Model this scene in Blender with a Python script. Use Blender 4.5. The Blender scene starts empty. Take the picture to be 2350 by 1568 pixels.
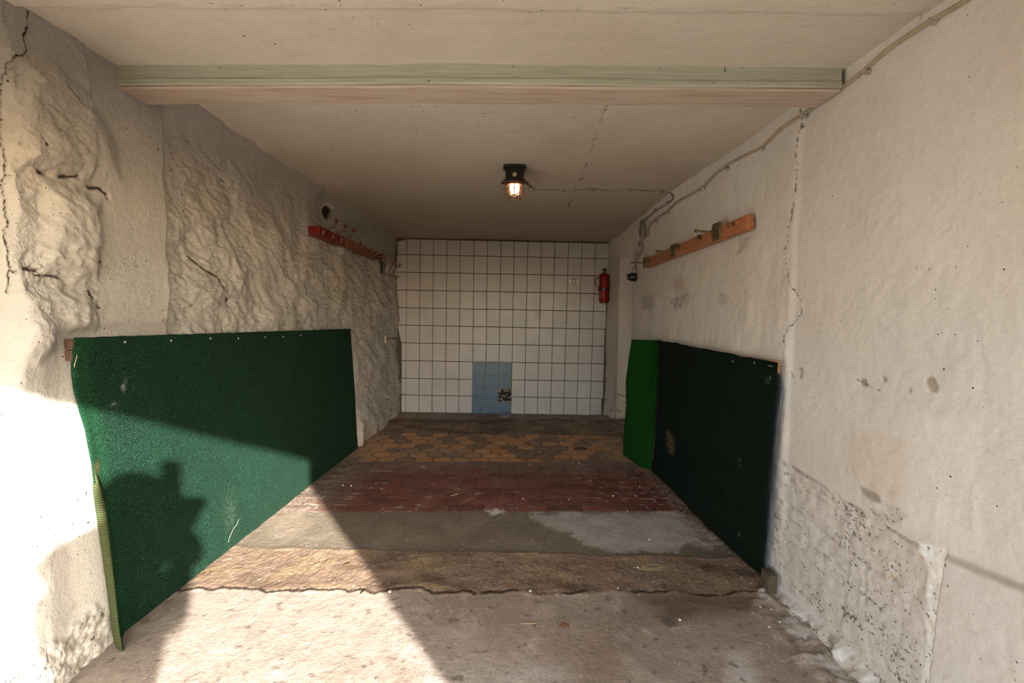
import bpy, bmesh, math, random
import numpy as np
from mathutils import Vector, Matrix, noise as mnoise

random.seed(7)
rng = np.random.RandomState(11)
COL = bpy.context.scene.collection

# ------------------------------------------------------------------ camera model (2350 x 1568 frame)
F = 1080.0; W = 2350; H = 1568; CH = 1.45
YAW, PITCH, ROLL = 0.757, 3.558, 0.6
def _rx(a): c, s = np.cos(a), np.sin(a); return np.array([[1, 0, 0], [0, c, -s], [0, s, c]])
def _rz(a): c, s = np.cos(a), np.sin(a); return np.array([[c, -s, 0], [s, c, 0], [0, 0, 1]])
_d = np.pi / 180
R = _rz(YAW * _d) @ _rx((90 - PITCH) * _d) @ _rz(ROLL * _d)
C0 = np.array([0, 0, CH])
def ray(u, v): return R @ np.array([(u - W / 2) / F, -(v - H / 2) / F, -1.0])
def onX(u, v, x): d = ray(u, v); return C0 + d * (x / d[0])
def onY(u, v, y): d = ray(u, v); return C0 + d * (y / d[1])
def onZ(u, v, z): d = ray(u, v); return C0 + d * ((z - CH) / d[2])
def proj(P):
    c = (np.asarray(P) - C0) @ R
    z = np.maximum(-c[..., 2], 1e-3)
    return W / 2 + F * c[..., 0] / z, H / 2 - F * c[..., 1] / z

# ------------------------------------------------------------------ numpy noise
def _grad(ix, iy, seed):
    n = (ix.astype(np.int64) * 374761393 + iy.astype(np.int64) * 668265263 + seed * 974711) & 0xffffffff
    n = ((n ^ (n >> 13)) * 1274126177) & 0xffffffff
    a = ((n ^ (n >> 16)) & 0xffff) / 65536.0 * 2 * np.pi
    return np.cos(a), np.sin(a)
def pn(x, y, seed=0):
    x = np.asarray(x, float); y = np.asarray(y, float)
    x0 = np.floor(x); y0 = np.floor(y); fx = x - x0; fy = y - y0
    u = fx * fx * fx * (fx * (fx * 6 - 15) + 10); v = fy * fy * fy * (fy * (fy * 6 - 15) + 10)
    def g(i, j):
        a, b = _grad(x0 + i, y0 + j, seed); return a * (fx - i) + b * (fy - j)
    return 1.5 * ((g(0, 0) * (1 - u) + g(1, 0) * u) * (1 - v) + (g(0, 1) * (1 - u) + g(1, 1) * u) * v)
def fbm(x, y, oct=4, seed=0, gain=.5):
    s = 0; a = 1
    for i in range(oct):
        s = s + a * pn(x, y, seed + i * 7); x = x * 2.03 + 11.3; y = y * 2.03 - 5.7; a *= gain
    return s
def ridged(x, y, oct=3, seed=0):
    s = 0; a = 1
    for i in range(oct):
        s = s + a * (1 - 2 * np.abs(pn(x, y, seed + i * 7))); x = x * 2.1 + 3.3; y = y * 2.1 + 7.7; a *= .5
    return s
def sstep(a, b, x):
    t = np.clip((x - a) / (b - a), 0, 1); return t * t * (3 - 2 * t)
def dist_line(u, v, pts):
    d = np.full(u.shape, 1e9)
    for (x0, y0), (x1, y1) in zip(pts[:-1], pts[1:]):
        dx, dy = x1 - x0, y1 - y0; L = dx * dx + dy * dy + 1e-9
        t = np.clip(((u - x0) * dx + (v - y0) * dy) / L, 0, 1)
        d = np.minimum(d, np.hypot(u - x0 - t * dx, v - y0 - t * dy))
    return d
def sd_poly(u, v, pts):                                   # negative inside
    d = dist_line(u, v, list(pts) + [pts[0]])
    ins = np.zeros(u.shape, bool)
    n = len(pts)
    for i in range(n):
        x0, y0 = pts[i]; x1, y1 = pts[(i + 1) % n]
        if y0 == y1: continue
        c = ((y0 > v) != (y1 > v)) & (u < (x1 - x0) * (v - y0) / (y1 - y0) + x0)
        ins ^= c
    return np.where(ins, -d, d)
def mix(a, b, t):
    t = np.asarray(t)[..., None]; return a * (1 - t) + np.asarray(b) * t

# ------------------------------------------------------------------ materials
def s2l(c):
    return tuple((x / 255 / 12.92 if x / 255 <= .04045 else ((x / 255 + .055) / 1.055) ** 2.4) for x in c)
class NT:
    def __init__(s, name):
        s.m = bpy.data.materials.new(name); s.m.use_nodes = True
        s.t = s.m.node_tree; s.b = s.t.nodes['Principled BSDF']; s.out = s.t.nodes['Material Output']
    def n(s, ty, **kw):
        x = s.t.nodes.new(ty)
        for k, v in kw.items():
            if k in x.inputs.keys(): x.inputs[k].default_value = v
            else: setattr(x, k, v)
        return x
    def l(s, a, b): s.t.links.new(a, b)
    def pos(s):
        return s.n('ShaderNodeNewGeometry').outputs['Position']
    def objc(s):
        return s.n('ShaderNodeTexCoord').outputs['Object']
    def noise(s, vec, scale, detail=4, rough=.55, dist=0.0):
        x = s.n('ShaderNodeTexNoise'); x.inputs['Scale'].default_value = scale
        x.inputs['Detail'].default_value = detail; x.inputs['Roughness'].default_value = rough
        x.inputs['Distortion'].default_value = dist
        s.l(vec, x.inputs['Vector']); return x.outputs['Fac']
    def ramp(s, fac, stops):
        x = s.n('ShaderNodeValToRGB'); cr = x.color_ramp
        while len(cr.elements) < len(stops): cr.elements.new(.5)
        for e, (p, c) in zip(cr.elements, stops):
            e.position = p; e.color = (*c, 1) if len(c) == 3 else c
        s.l(fac, x.inputs['Fac']); return x.outputs['Color']
    def mixc(s, fac, a, b, mode='MIX'):
        x = s.n('ShaderNodeMix'); x.data_type = 'RGBA'; x.blend_type = mode
        for sock, val in ((x.inputs[0], fac), (x.inputs[6], a), (x.inputs[7], b)):
            if hasattr(val, 'links'): s.l(val, sock)
            elif isinstance(val, (int, float)): sock.default_value = val
            else: sock.default_value = (*val, 1)
        return x.outputs[2]
    def math(s, op, a, b=0.0):
        x = s.n('ShaderNodeMath'); x.operation = op
        for sock, val in ((x.inputs[0], a), (x.inputs[1], b)):
            if hasattr(val, 'links'): s.l(val, sock)
            else: sock.default_value = val
        return x.outputs[0]
    def bump(s, h, strength=.3, dist=.01, prev=None):
        x = s.n('ShaderNodeBump'); x.inputs['Strength'].default_value = strength
        x.inputs['Distance'].default_value = dist
        s.l(h, x.inputs['Height'])
        if prev: s.l(prev, x.inputs['Normal'])
        return x.outputs['Normal']
    def done(s, col=None, rough=None, normal=None, spec=None, metal=None):
        for k, v in (('Base Color', col), ('Roughness', rough), ('Normal', normal), ('Specular IOR Level', spec), ('Metallic', metal)):
            if v is None: continue
            if hasattr(v, 'links'): s.l(v, s.b.inputs[k])
            elif isinstance(v, (int, float)): s.b.inputs[k].default_value = v
            else: s.b.inputs[k].default_value = (*v, 1)
        return s.m

def mat_painted(name, speck=.72, bumps=.35, fine=170, rough=.75, spec=.35, speckcol=(.045, .04, .035), tint=.12, wear=(.06, .05, .04), pits=0.0):
    k = NT(name); p = k.pos()
    a = k.n('ShaderNodeVertexColor'); a.layer_name = 'Col'
    n1 = k.noise(p, 2.2, 3, .6); n2 = k.noise(p, 14, 3, .6); n3 = k.noise(p, 75, 4, .7)
    c = k.mixc(tint, a.outputs['Color'], k.ramp(n1, [(.3, (.45, .42, .36)), (.7, (.95, .94, .92))]), 'MULTIPLY')
    c = k.mixc(tint * .8, c, k.ramp(n2, [(.3, (.5, .47, .42)), (.65, (1, 1, 1))]), 'MULTIPLY')
    c = k.mixc(tint * 1.1, c, k.ramp(n3, [(.33, (.45, .41, .36)), (.6, (1, 1, 1))]), 'MULTIPLY')
    sp = k.noise(p, 62, 2, .5); spm = k.noise(p, 3.0, 1, .5)
    f = k.math('GREATER_THAN', k.math('ADD', sp, k.math('MULTIPLY', k.math('SUBTRACT', spm, .5), .22)), speck)
    c = k.mixc(f, c, speckcol)
    if pits:
        q = k.noise(p, 105, 3, .6); qm = k.noise(p, 6.0, 2, .6)
        f = k.math('GREATER_THAN', k.math('ADD', q, k.math('MULTIPLY', k.math('SUBTRACT', qm, .5), .5)), .80 - pits)
        c = k.mixc(f, c, speckcol)
    w = a.outputs['Alpha']; wn = k.noise(p, 85, 3, .68)
    g = k.math('MINIMUM', k.math('MULTIPLY', w, 5.0), 1.0)
    h = k.math('ADD', w, k.math('MULTIPLY', k.math('MULTIPLY', k.math('SUBTRACT', wn, .5), 1.5), g))
    mr = k.n('ShaderNodeMapRange'); k.l(h, mr.inputs['Value']); mr.inputs['From Min'].default_value = .44; mr.inputs['From Max'].default_value = .54
    c = k.mixc(mr.outputs['Result'], c, wear)
    nb = k.bump(k.noise(p, 38, 5, .70), bumps * 1.25, .011)
    return k.done(c, rough, nb, spec)

def mat_simple(name, col, rough=.6, metal=0., spec=.5, var=.25, scale=40, bump=.15, bdist=.002, stretch=None, dark=None):
    k = NT(name); p = k.objc()
    if stretch:
        mp = k.n('ShaderNodeMapping'); mp.inputs['Scale'].default_value = stretch; k.l(p, mp.inputs['Vector']); p = mp.outputs[0]
    n = k.noise(p, scale, 5, .6, .3)
    d = dark if dark is not None else tuple(x * (1 - var * 1.6) for x in col)
    l = tuple(min(1, x * (1 + var)) for x in col)
    c = k.ramp(n, [(.28, d), (.72, l)])
    return k.done(c, rough, k.bump(n, bump, bdist), spec, metal)

# ------------------------------------------------------------------ mesh helpers
def link(name, me, m, parent=None):
    o = bpy.data.objects.new(name, me); COL.objects.link(o)
    if m is not None:
        for x in (m if isinstance(m, (list, tuple)) else [m]): me.materials.append(x)
    if parent is not None:
        o.parent = parent
        off = Vector(parent['_base']) if '_base' in parent else Vector(parent.location)
        me.transform(Matrix.Translation(-off)); o['_base'] = tuple(off)
    return o
def smooth(me, ang=None):
    me.polygons.foreach_set('use_smooth', [True] * len(me.polygons))
    if ang:
        try: me.set_sharp_from_angle(angle=math.radians(ang))
        except Exception: pass
def obj(name, bm, m, parent=None, sm=35):
    bmesh.ops.recalc_face_normals(bm, faces=bm.faces)
    me = bpy.data.meshes.new(name); bm.to_mesh(me); bm.free()
    if sm: smooth(me, sm)
    return link(name, me, m, parent)
def tag(o, label=None, cat=None, group=None, kind=None):
    for k, v in (('label', label), ('category', cat), ('group', group), ('kind', kind)):
        if v: o[k] = v
    return o
def thing(name, label, cat, loc, group=None):
    o = bpy.data.objects.new(name, None); o.empty_display_size = .05; COL.objects.link(o); o.location = Vector(loc)
    o['_base'] = tuple(loc)
    return tag(o, label, cat, group)
def grid_mesh(name, V, col=None, m=None, flip=False, parent=None, cyc=False):
    nu, nv = V.shape[:2]
    me = bpy.data.meshes.new(name)
    idx = np.arange(nu * nv).reshape(nu, nv)
    q = np.stack([idx[:-1, :-1], idx[1:, :-1], idx[1:, 1:], idx[:-1, 1:]], -1).reshape(-1, 4)
    if flip: q = q[:, ::-1]
    nf = len(q)
    me.vertices.add(nu * nv); me.vertices.foreach_set('co', V.reshape(-1).astype(np.float32))
    me.loops.add(nf * 4); me.loops.foreach_set('vertex_index', q.reshape(-1).astype(np.int32))
    me.polygons.add(nf); me.polygons.foreach_set('loop_start', np.arange(0, nf * 4, 4, dtype=np.int32))
    me.polygons.foreach_set('loop_total', np.full(nf, 4, np.int32))
    me.update(calc_edges=True); me.validate()
    me.polygons.foreach_set('use_smooth', np.ones(nf, bool))
    if col is not None:
        a = me.color_attributes.new('Col', 'FLOAT_COLOR', 'POINT')
        c4 = np.ones((nu * nv, 4), np.float32); c4[:, 3] = 0; c4[:, :col.shape[-1]] = np.clip(col.reshape(-1, col.shape[-1]), 0, 1)
        a.data.foreach_set('color', c4.reshape(-1))
    return link(name, me, m, parent)
def hexa(bm, P, bev=0.0, mi=0):
    """box from 8 corners, order 000 100 110 010 001 101 111 011"""
    vs = [bm.verts.new(Vector(p)) for p in P]
    fs = [bm.faces.new([vs[i] for i in f]) for f in ((0, 3, 2, 1), (4, 5, 6, 7), (0, 1, 5, 4), (1, 2, 6, 5), (2, 3, 7, 6), (3, 0, 4, 7))]
    for f in fs: f.material_index = mi
    if bev:
        es = list({e for f in fs for e in f.edges})
        bmesh.ops.bevel(bm, geom=es, offset=bev, segments=2, affect='EDGES', profile=.6)
def box(bm, lo, hi, bev=0.0, mi=0):
    (a, b, c), (d, e, f) = lo, hi
    hexa(bm, [(a, b, c), (d, b, c), (d, e, c), (a, e, c), (a, b, f), (d, b, f), (d, e, f), (a, e, f)], bev, mi)
def tube(bm, pts, r, seg=10, cap=True, mi=0, flat=1.0):
    pts = [Vector(p) for p in pts]; n = len(pts)
    rs = r if isinstance(r, (list, tuple)) else [r] * n
    up = Vector((0, 0, 1)); rings = []; prev = None
    for i, p in enumerate(pts):
        d = (pts[min(i + 1, n - 1)] - pts[max(i - 1, 0)]).normalized()
        if prev is None:
            a = d.cross(up)
            if a.length < .1: a = d.cross(Vector((1, 0, 0)))
        else: a = prev - d * prev.dot(d)
        a.normalize(); prev = a; b = d.cross(a)
        rings.append([bm.verts.new(p + (a * math.cos(t) + b * math.sin(t) * flat) * rs[i]) for t in [2 * math.pi * j / seg for j in range(seg)]])
    for A, B in zip(rings[:-1], rings[1:]):
        for j in range(seg):
            f = bm.faces.new((A[j], A[(j + 1) % seg], B[(j + 1) % seg], B[j])); f.material_index = mi
    if cap:
        for rr in (rings[0], rings[-1]):
            f = bm.faces.new(rr); f.material_index = mi
def lathe(bm, prof, M=None, seg=28, mi=0):
    """prof list of (r, z); revolved about z, then transformed"""
    M = M or Matrix(); rings = []
    for r, z in prof:
        if r < 1e-6: rings.append([bm.verts.new(M @ Vector((0, 0, z)))])
        else: rings.append([bm.verts.new(M @ Vector((r * math.cos(2 * math.pi * j / seg), r * math.sin(2 * math.pi * j / seg), z))) for j in range(seg)])
    for A, B in zip(rings[:-1], rings[1:]):
        for j in range(seg):
            k = (j + 1) % seg
            if len(A) == 1 and len(B) == 1: continue
            if len(A) == 1: f = bm.faces.new((A[0], B[j], B[k]))
            elif len(B) == 1: f = bm.faces.new((A[j], A[k], B[0]))
            else: f = bm.faces.new((A[j], A[k], B[k], B[j]))
            f.material_index = mi
    for rr in (rings[0], rings[-1]):
        if len(rr) > 2: bm.faces.new(rr)
def ball(bm, c, r, sc=(1, 1, 1), seg=16, mi=0):
    M = Matrix.Translation(Vector(c)) @ Matrix.Diagonal((r * sc[0], r * sc[1], r * sc[2], 1))
    g = bmesh.ops.create_uvsphere(bm, u_segments=seg, v_segments=seg // 2 + 2, radius=1, matrix=M)
    for v in g['verts']:
        for f in v.link_faces: f.material_index = mi
def spline(pts, n=8):
    P = [Vector(p) for p in pts]; out = []
    for i in range(len(P) - 1):
        a = P[max(i - 1, 0)]; b = P[i]; c = P[i + 1]; d = P[min(i + 2, len(P) - 1)]
        for j in range(n):
            t = j / n
            out.append(.5 * ((2 * b) + (c - a) * t + (2 * a - 5 * b + 4 * c - d) * t * t + (3 * b - a - 3 * c + d) * t ** 3))
    out.append(P[-1]); return out
def pinterp(pts, t):
    P = np.array(pts, float); L = np.r_[0, np.cumsum(np.hypot(*np.diff(P, axis=0).T))]; L /= L[-1]
    return np.stack([np.interp(t, L, P[:, i]) for i in range(P.shape[1])], -1)

# ================================================================== SETTING
CEIL = 2.489
YB = 6.66           # tiled back wall
DOORY = -0.56
def ysteps(y0, y1, s0, p=1.35, yref=1.3, cap=9., dense=None):
    ys = [y0]
    while ys[-1] < y1:
        y = ys[-1]; ys.append(y + (dense[2] if dense and dense[0] < y < dense[1] else min(cap, s0 * max(1.0, (max(y, .2) / yref)) ** p)) if y > .9 else y + .03)
    ys[-1] = y1
    return np.array(ys)
WHITE = np.array([.445, .44, .42])

# ---------------------------------------------------------------- left wall
ys = ysteps(DOORY, YB + .1, .0055, 1.12, dense=(1.47, 1.70, .0022)); zs = np.linspace(-.06, CEIL + .06, 560)
Y, Z = np.meshgrid(ys, zs, indexing='ij')
X0 = np.full(Y.shape, -1.74)
u, v = proj(np.stack([X0, Y, Z], -1))
wy = Y + .05 * fbm(Y * 2, Z * 2, 3, 3); wz = Z + .05 * fbm(Y * 2, Z * 2, 3, 4)
edgeA = 1.59 + .015 * fbm(Z * 6, Y * 0, 3, 21)
edgeB = 1.915 + .02 * fbm(Z * 5, Y * 0, 3, 22)
edgeC = 2.335 + .018 * fbm(Z * 4, Y * 0, 3, 23)
hi = sstep(1.12, 1.35, Z + .04 * fbm(Y * 5, Z * 5, 3, 31))
X = np.where(Y < 3, -1.735, -1.735) + 0 * Y
# jamb: set back behind the stone pier
jamb = 1 - sstep(-.035, .03, Y - edgeA)
X -= jamb * (.075 * hi + .02)
pier = (1 - jamb) * (1 - sstep(-.012, .012, Y - edgeB)) * hi
plaster = sstep(-.012, .012, Y - edgeB) * (1 - sstep(-.015, .02, Y - edgeC))
back = sstep(-.015, .02, Y - edgeC)
X += pier * .015
X -= back * (.045 + .02 * sstep(1.3, 2.4, Z))
X += back * sstep(4.75, 5.0, Y) * (.075 * (1 - sstep(.0, 1.4, Z)) + .03 * (1 - sstep(1.2, 2.2, Z)))
X += back * sstep(5.2, 6.5, Y) * .05 * sstep(.9, 1.5, Z)
# stone blocks of the pier
for poly, amp in (([(22, 145), (45, 128), (120, 135), (235, 260), (270, 330), (285, 430), (190, 405), (90, 395), (20, 392), (8, 300)], .030),
                  ([(75, 420), (130, 412), (200, 440), (240, 460), (232, 600), (225, 650), (150, 640), (70, 618), (75, 500)], .034),
                  ([(30, 640), (110, 650), (205, 665), (222, 720), (218, 765), (150, 800), (75, 850), (20, 820), (20, 700)], .030)):
    sd = sd_poly(u, v, poly); X += np.where(Y < 2.2, amp * sstep(2, -45, sd), 0)
rough = np.clip(back + pier, 0, 1)
big = fbm(wy * 2.2, wz * 3.0, 2, 41) * .030
mid = fbm(wy * 4.5 + wz * 2, wz * 6, 4, 43) * .014 + np.maximum(ridged(wy * 2.6 + wz * 1.5, wz * 3.6, 2, 44) - 1.1, 0) * -.02
strk = fbm(wy * 9 + wz * 7, wz * 6 - wy * 3, 4, 45, .6) * .0085
fine = fbm(Y * 30, Z * 30, 4, 47, .6) * .0042 * (.6 + .8 * sstep(-.4, .5, fbm(Y * 1.6, Z * 2, 2, 49)))
amp = 1 - .55 * sstep(1.95, 2.4, Z)
X += rough * amp * (big * (.4 * pier + back) + .95 * mid + .95 * strk * (.5 * pier + back) + fine)
X += (1 - rough) * (.004 * fbm(Y * 3, Z * 3, 3, 51) + .0012 * fbm(Y * 22, Z * 22, 3, 52))
# rounded lower blob stones on the back portion
for (cu, cv, ru, rv, a) in ((470, 660, 55, 60, .035), (600, 620, 60, 45, .02), (690, 560, 60, 40, .018), (560, 480, 70, 40, .02), (500, 400, 60, 45, .015), (760, 680, 50, 60, .02), (860, 820, 40, 110, .02), (880, 660, 30, 60, .015)):
    X += np.where(Y > 2.3, a * np.exp(-((u - cu) / ru) ** 2 - ((v - cv) / rv) ** 2), 0)
# cove into the ceiling
X += back * .17 * np.exp(-np.maximum(CEIL - Z, 0) / .075) * (.75 + .5 * fbm(Y * 1.5, Z * 0, 2, 91)) * (1 - sstep(5.2, 6.4, Y) * .75)
# keep the wall behind the carpet
lim = (Y > 1.7) & (Y < 4.86) & (Z < 1.33)
limf2 = sstep(1.88, 1.97, Y) * (1 - sstep(4.86, 4.95, Y)) * (1 - sstep(1.33, 1.4, Z))
limf = sstep(1.66, 1.78, Y) * (1 - sstep(4.86, 4.95, Y)) * (1 - sstep(1.33, 1.4, Z))
X = np.where(limf > 0, X * (1 - limf) + limf * np.minimum(X, -1.752 + .2 * np.minimum(X + 1.752, 0)), X)
u, v = proj(np.stack([X, Y, Z], -1))
# ledges and cracks between the stones
Lcol = np.broadcast_to(WHITE, Y.shape + (3,)).copy()
Lcol = mix(Lcol, (.41, .38, .33), .5 * sstep(.1, .9, fbm(Y * 1.6, Z * 2.2, 4, 61) + .6 * sstep(1.5, 2.4, Z)))
Lcol = mix(Lcol, (.68, .67, .64), (1 - sstep(1.0, 1.3, Z)) * (Y < 2.0))
jit = 5 * fbm(Y * 24, Z * 24, 4, 63, .6)
Lw = np.zeros(Y.shape)
def crack(pts, w, depth, dark, sel, gap=.25, s=71):
    global X, Lcol, Lw
    d = dist_line(u + jit, v + jit * .8, pts)
    brk = sstep(-gap - .25, -gap + .25, fbm(Y * 14, Z * 14, 2, s))
    m = np.where(sel, (1 - sstep(w * .4, w * 1.5, d)) * brk, 0)
    X = X - depth * .55 * m; Lcol = mix(Lcol, (.10, .08, .06), .55 * dark * m); Lw = np.maximum(Lw, .78 * dark * m)
near = Y < 2.0; far = Y > 2.2
crack([(68, -10), (66, 30), (60, 67), (58, 99), (66, 118), (50, 124), (37, 127), (24, 142), (17, 153), (11, 174), (3, 206), (0, 241), (0, 290), (7, 327), (12, 356), (13, 375), (11, 388), (8, 425), (11, 458), (20, 514), (13, 541), (17, 573), (24, 616), (20, 637), (17, 672)], 2.4, .02, 1, near, .9)
crack([(92, 396), (105, 400), (123, 408), (150, 405), (183, 407)], 4.0, .03, .95, near, .1)
crack([(200, 428), (214, 434), (232, 434), (246, 446), (249, 456)], 3.6, .03, 1, near, .5)
crack([(14, 402), (40, 404), (66, 404)], 2.5, .012, .8, near, .1)
crack([(22, 618), (38, 624), (60, 617), (90, 622)], 4, .03, .8, near, .2)
crack([(80, 631), (118, 633), (138, 640), (150, 642)], 3, .035, .85, near, .3)
crack([(203, 653), (207, 672), (216, 684)], 3, .02, .9, near, .4)
crack([(228, 690), (226, 706)], 2.2, .015, .9, near, .4)
crack([(216, 134), (232, 152), (245, 160)], 2.2, .008, .7, near, .1)
crack([(150, 180), (170, 210), (196, 240)], 2.2, .008, .6, near, -.05)
crack([(262, 330), (268, 350), (274, 362)], 2.5, .012, .8, near, .4)
crack([(232, 600), (233, 603)], 4.0, .03, 1, near, .9)
crack([(270, 215), (300, 170), (262, 120), (210, 70)], 1.6, .004, .5, near, -.2)
crack([(110, 1030 - 700), (112, 332)], 4.0, .015, .9, near, .9)
crack([(434, 590), (455, 607), (480, 625), (500, 635), (513, 655), (524, 678), (520, 702)], 2.0, .018, .95, far, .5)
crack([(438, 700), (448, 701), (470, 708)], 3.0, .02, .9, far, .1)
crack([(430, 320), (470, 350), (510, 395)], 2.0, .015, .5, far, -.1)
crack([(480, 395), (508, 412), (520, 420)], 2.0, .015, .8, far, .0)
crack([(600, 385), (630, 430), (700, 470)], 2.0, .012, .4, far, -.1)
crack([(400, 270), (405, 300), (408, 345), (404, 400), (400, 500), (404, 620), (410, 750)], 2.0, .006, .35, np.abs(Y - 2.33) < .12, .1)
# bored hole near the ceiling: shallow dent, its inner shade painted into the colour
hole = sd_poly(u, v, [(743, 480), (752, 472), (760, 478), (761, 487), (757, 498), (750, 503), (745, 494)])
hm = np.where(far, sstep(4, 0, hole), 0)
X -= hm * .03; Lcol = mix(Lcol, (.03, .025, .02), hm); Lcol = mix(Lcol, (.8, .75, .66), np.where(far, sstep(9, 4, hole) * (1 - hm) * (v < 480), 0))
# rubble skirt at the foot of the jamb, left of the carpet
sk = np.where((Y < 2.05), 1 - sstep(.17, .215, Z + .03 * fbm(Y * 7, Z * 7, 3, 81)), 0)
X += sk * (.012 + .007 * fbm(Y * 14, Z * 14, 3, 82) + .005 * fbm(Y * 40, Z * 40, 4, 84, .6))
X = np.where(limf2 > 0, X * (1 - limf2) + limf2 * np.minimum(X, -1.752), X)
Lcol = mix(Lcol, (.36, .33, .29), .8 * sk * sstep(-.4, .6, fbm(Y * 20, Z * 20, 4, 83)))
chip = np.where(Y < 2.0, sstep(.62, .75, fbm(Y * 7, Z * 8, 3, 85)) * (Z < .75), 0)
Lcol = mix(Lcol, (.50, .46, .40), .55 * chip)
# foot of the far part: dirt
Lcol = mix(Lcol, (.42, .35, .27), .6 * np.where(Y > 4.6, 1 - sstep(.02, .22, Z + .06 * fbm(Y * 8, Z * 8, 3, 86)), 0))
M_wall = mat_painted('whitewashed_plaster', .735, .5, pits=.035)
Lw = np.maximum(Lw, np.where(rough > .5, .26 * sstep(.35, .8, fbm(Y * 5, Z * 7, 3, 95)), 0))
Lw = np.maximum(Lw, .40 * sk * sstep(.0, .6, fbm(Y * 16, Z * 16, 3, 96)))
wl = grid_mesh('wall_left', np.stack([X, Y, Z], -1), np.concatenate([Lcol, Lw[..., None]], -1), M_wall, flip=True)
tag(wl, 'rough whitewashed stone and plaster wall on the left', kind='structure')

# ---------------------------------------------------------------- right wall
NY0, NY1, HEAD = 5.60, 6.40, 2.205
ys = ysteps(DOORY, NY0, .0050); zs = np.linspace(-.06, CEIL + .06, 430)
Y, Z = np.meshgrid(ys, zs, indexing='ij')
u, v = proj(np.stack([np.full(Y.shape, 1.36), Y, Z], -1))
X = np.full(Y.shape, 1.372)
seam = 2.37 + .012 * fbm(Z * 4, Y * 0, 3, 5)
rearp = sstep(-.02, .03, Y - seam)
X -= rearp * (.012 + .022 * sstep(2.4, 5.5, Y))
X += .004 * fbm(Y * 2.5, Z * 2.5, 3, 6) + .0014 * fbm(Y * 24, Z * 24, 3, 7)
X -= rearp * (.006 * fbm(Y * 3, Z * 2.0, 3, 8) + .0022 * fbm(Y * 13, Z * 6, 3, 9))
X -= .075 * sstep(2.15, 2.5, Z) * sstep(2.7, 4.2, Y)
Rcol = np.broadcast_to(np.array([.74, .71, .685]), Y.shape + (3,)).copy()
Rcol = mix(Rcol, (.70, .63, .57), .55 * sstep(-.1, .9, fbm(Y * 1.3, Z * 1.1, 3, 15) + .3 * rearp))
jit = 4 * fbm(Y * 22, Z * 22, 4, 17, .6)
Rw = np.zeros(Y.shape)
uj, vj = u + jit, v + jit * .8
inn = sstep(1.0, 1.15, Y)
def blob(poly, soft, col, k, dep=0.0, nz=.0, seed=19, fr=30):
    global X, Rcol, Rw
    m = sstep(soft, -soft, sd_poly(uj, vj, poly)) * inn
    if nz: Rw = np.maximum(Rw, m * (.36 + .22 * fbm(Y * fr, Z * fr, 3, seed))); m = m * .35
    Rcol = mix(Rcol, col, k * m); X = X + dep * m
def rcrack(pts, w, depth, dark, gap=.25, s=23, col=(.05, .045, .04)):
    global X, Rcol, Rw
    d = dist_line(u + jit * .6, v + jit * .5, pts)
    m = (1 - sstep(w * .4, w * 1.5, d)) * inn * sstep(-gap - .3, -gap + .2, fbm(Y * 13, Z * 13, 2, s))
    X = X + depth * m; Rcol = mix(Rcol, col, .45 * dark * m); Rw = np.maximum(Rw, (.85 if w < 2 else .5) * dark ** .5 * m)
# lower right block stands proud under a dusty ledge
low = sstep(6, -4, sd_poly(u, v, [(2165, 1280), (2230, 1308), (2360, 1358), (2600, 1460), (2600, 2400), (2050, 2400), (2128, 1568)])) * inn
X -= low * .014
ledge = sstep(5, -5, sd_poly(uj, vj, [(2060, 1240), (2100, 1243), (2160, 1268), (2240, 1300), (2360, 1348), (2360, 1366), (2250, 1322), (2165, 1284), (2100, 1262)]))
Rcol = mix(Rcol, (.46, .41, .35), .7 * ledge * inn)
# filled channel
ch = sstep(4, -4, sd_poly(uj, vj, [(2100, 1245), (2165, 1262), (2162, 1290), (2155, 1350), (2140, 1470), (2132, 1568), (2125, 1700), (2085, 1700), (2100, 1568), (2103, 1450), (2118, 1380), (2120, 1310)])) * inn
X += ch * (.006 + .006 * fbm(Y * 26, Z * 26, 3, 27)); Rcol = mix(Rcol, (.95, .945, .93), ch)
Rw = np.maximum(Rw * (1 - ch), ch * (.22 + .30 * fbm(Y * 22, Z * 22, 3, 28)))
# old worn plaster left of the channel
worn = sstep(8, -8, sd_poly(uj, vj, [(1790, 1055), (1880, 1120), (1960, 1170), (2060, 1235), (2120, 1290), (2110, 1420), (2098, 1580), (1990, 1568), (1850, 1400), (1765, 1330), (1768, 1180)])) * inn
Rcol = mix(Rcol, (.64, .60, .555), .6 * worn)
X += worn * (.004 + .0035 * ridged(Y * 12 + Z * 4, Z * 12, 3, 33))
Rw = np.maximum(Rw, worn * (.275 + .20 * fbm(Y * 5, Z * 30, 4, 35, .66) + .10 * fbm(Y * 3, Z * 3, 2, 36)))
Rcol = mix(Rcol, (.55, .33, .14), .8 * worn * sstep(.86, .95, fbm(Y * 14, Z * 15, 3, 37)))
for pts, w, dkk in (([(1795, 1065), (1850, 1100), (1900, 1130), (1960, 1170), (2050, 1228), (2110, 1262)], 5, .75), ([(1800, 1100), (1880, 1150), (1950, 1190)], 3, .5),
                    ([(1770, 1140), (1830, 1180), (1900, 1240), (1990, 1310), (2100, 1370)], 3, .55), ([(1790, 1215), (1870, 1270), (1960, 1340), (2060, 1420)], 2.5, .35),
                    ([(1990, 1230), (1975, 1300), (1970, 1380)], 4, .4)):
    rcrack(pts, w, .006, dkk, .05, 38, (.30, .27, .24))
blob([(1968, 1120), (1990, 1125), (2008, 1135), (2010, 1155), (1985, 1145), (1970, 1135)], 4, (.40, .35, .29), .95, .006)
blob([(2015, 1150), (2050, 1160), (2070, 1180), (2060, 1200), (2030, 1180)], 6, (.45, .38, .32), .9, .006, .3)
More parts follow.
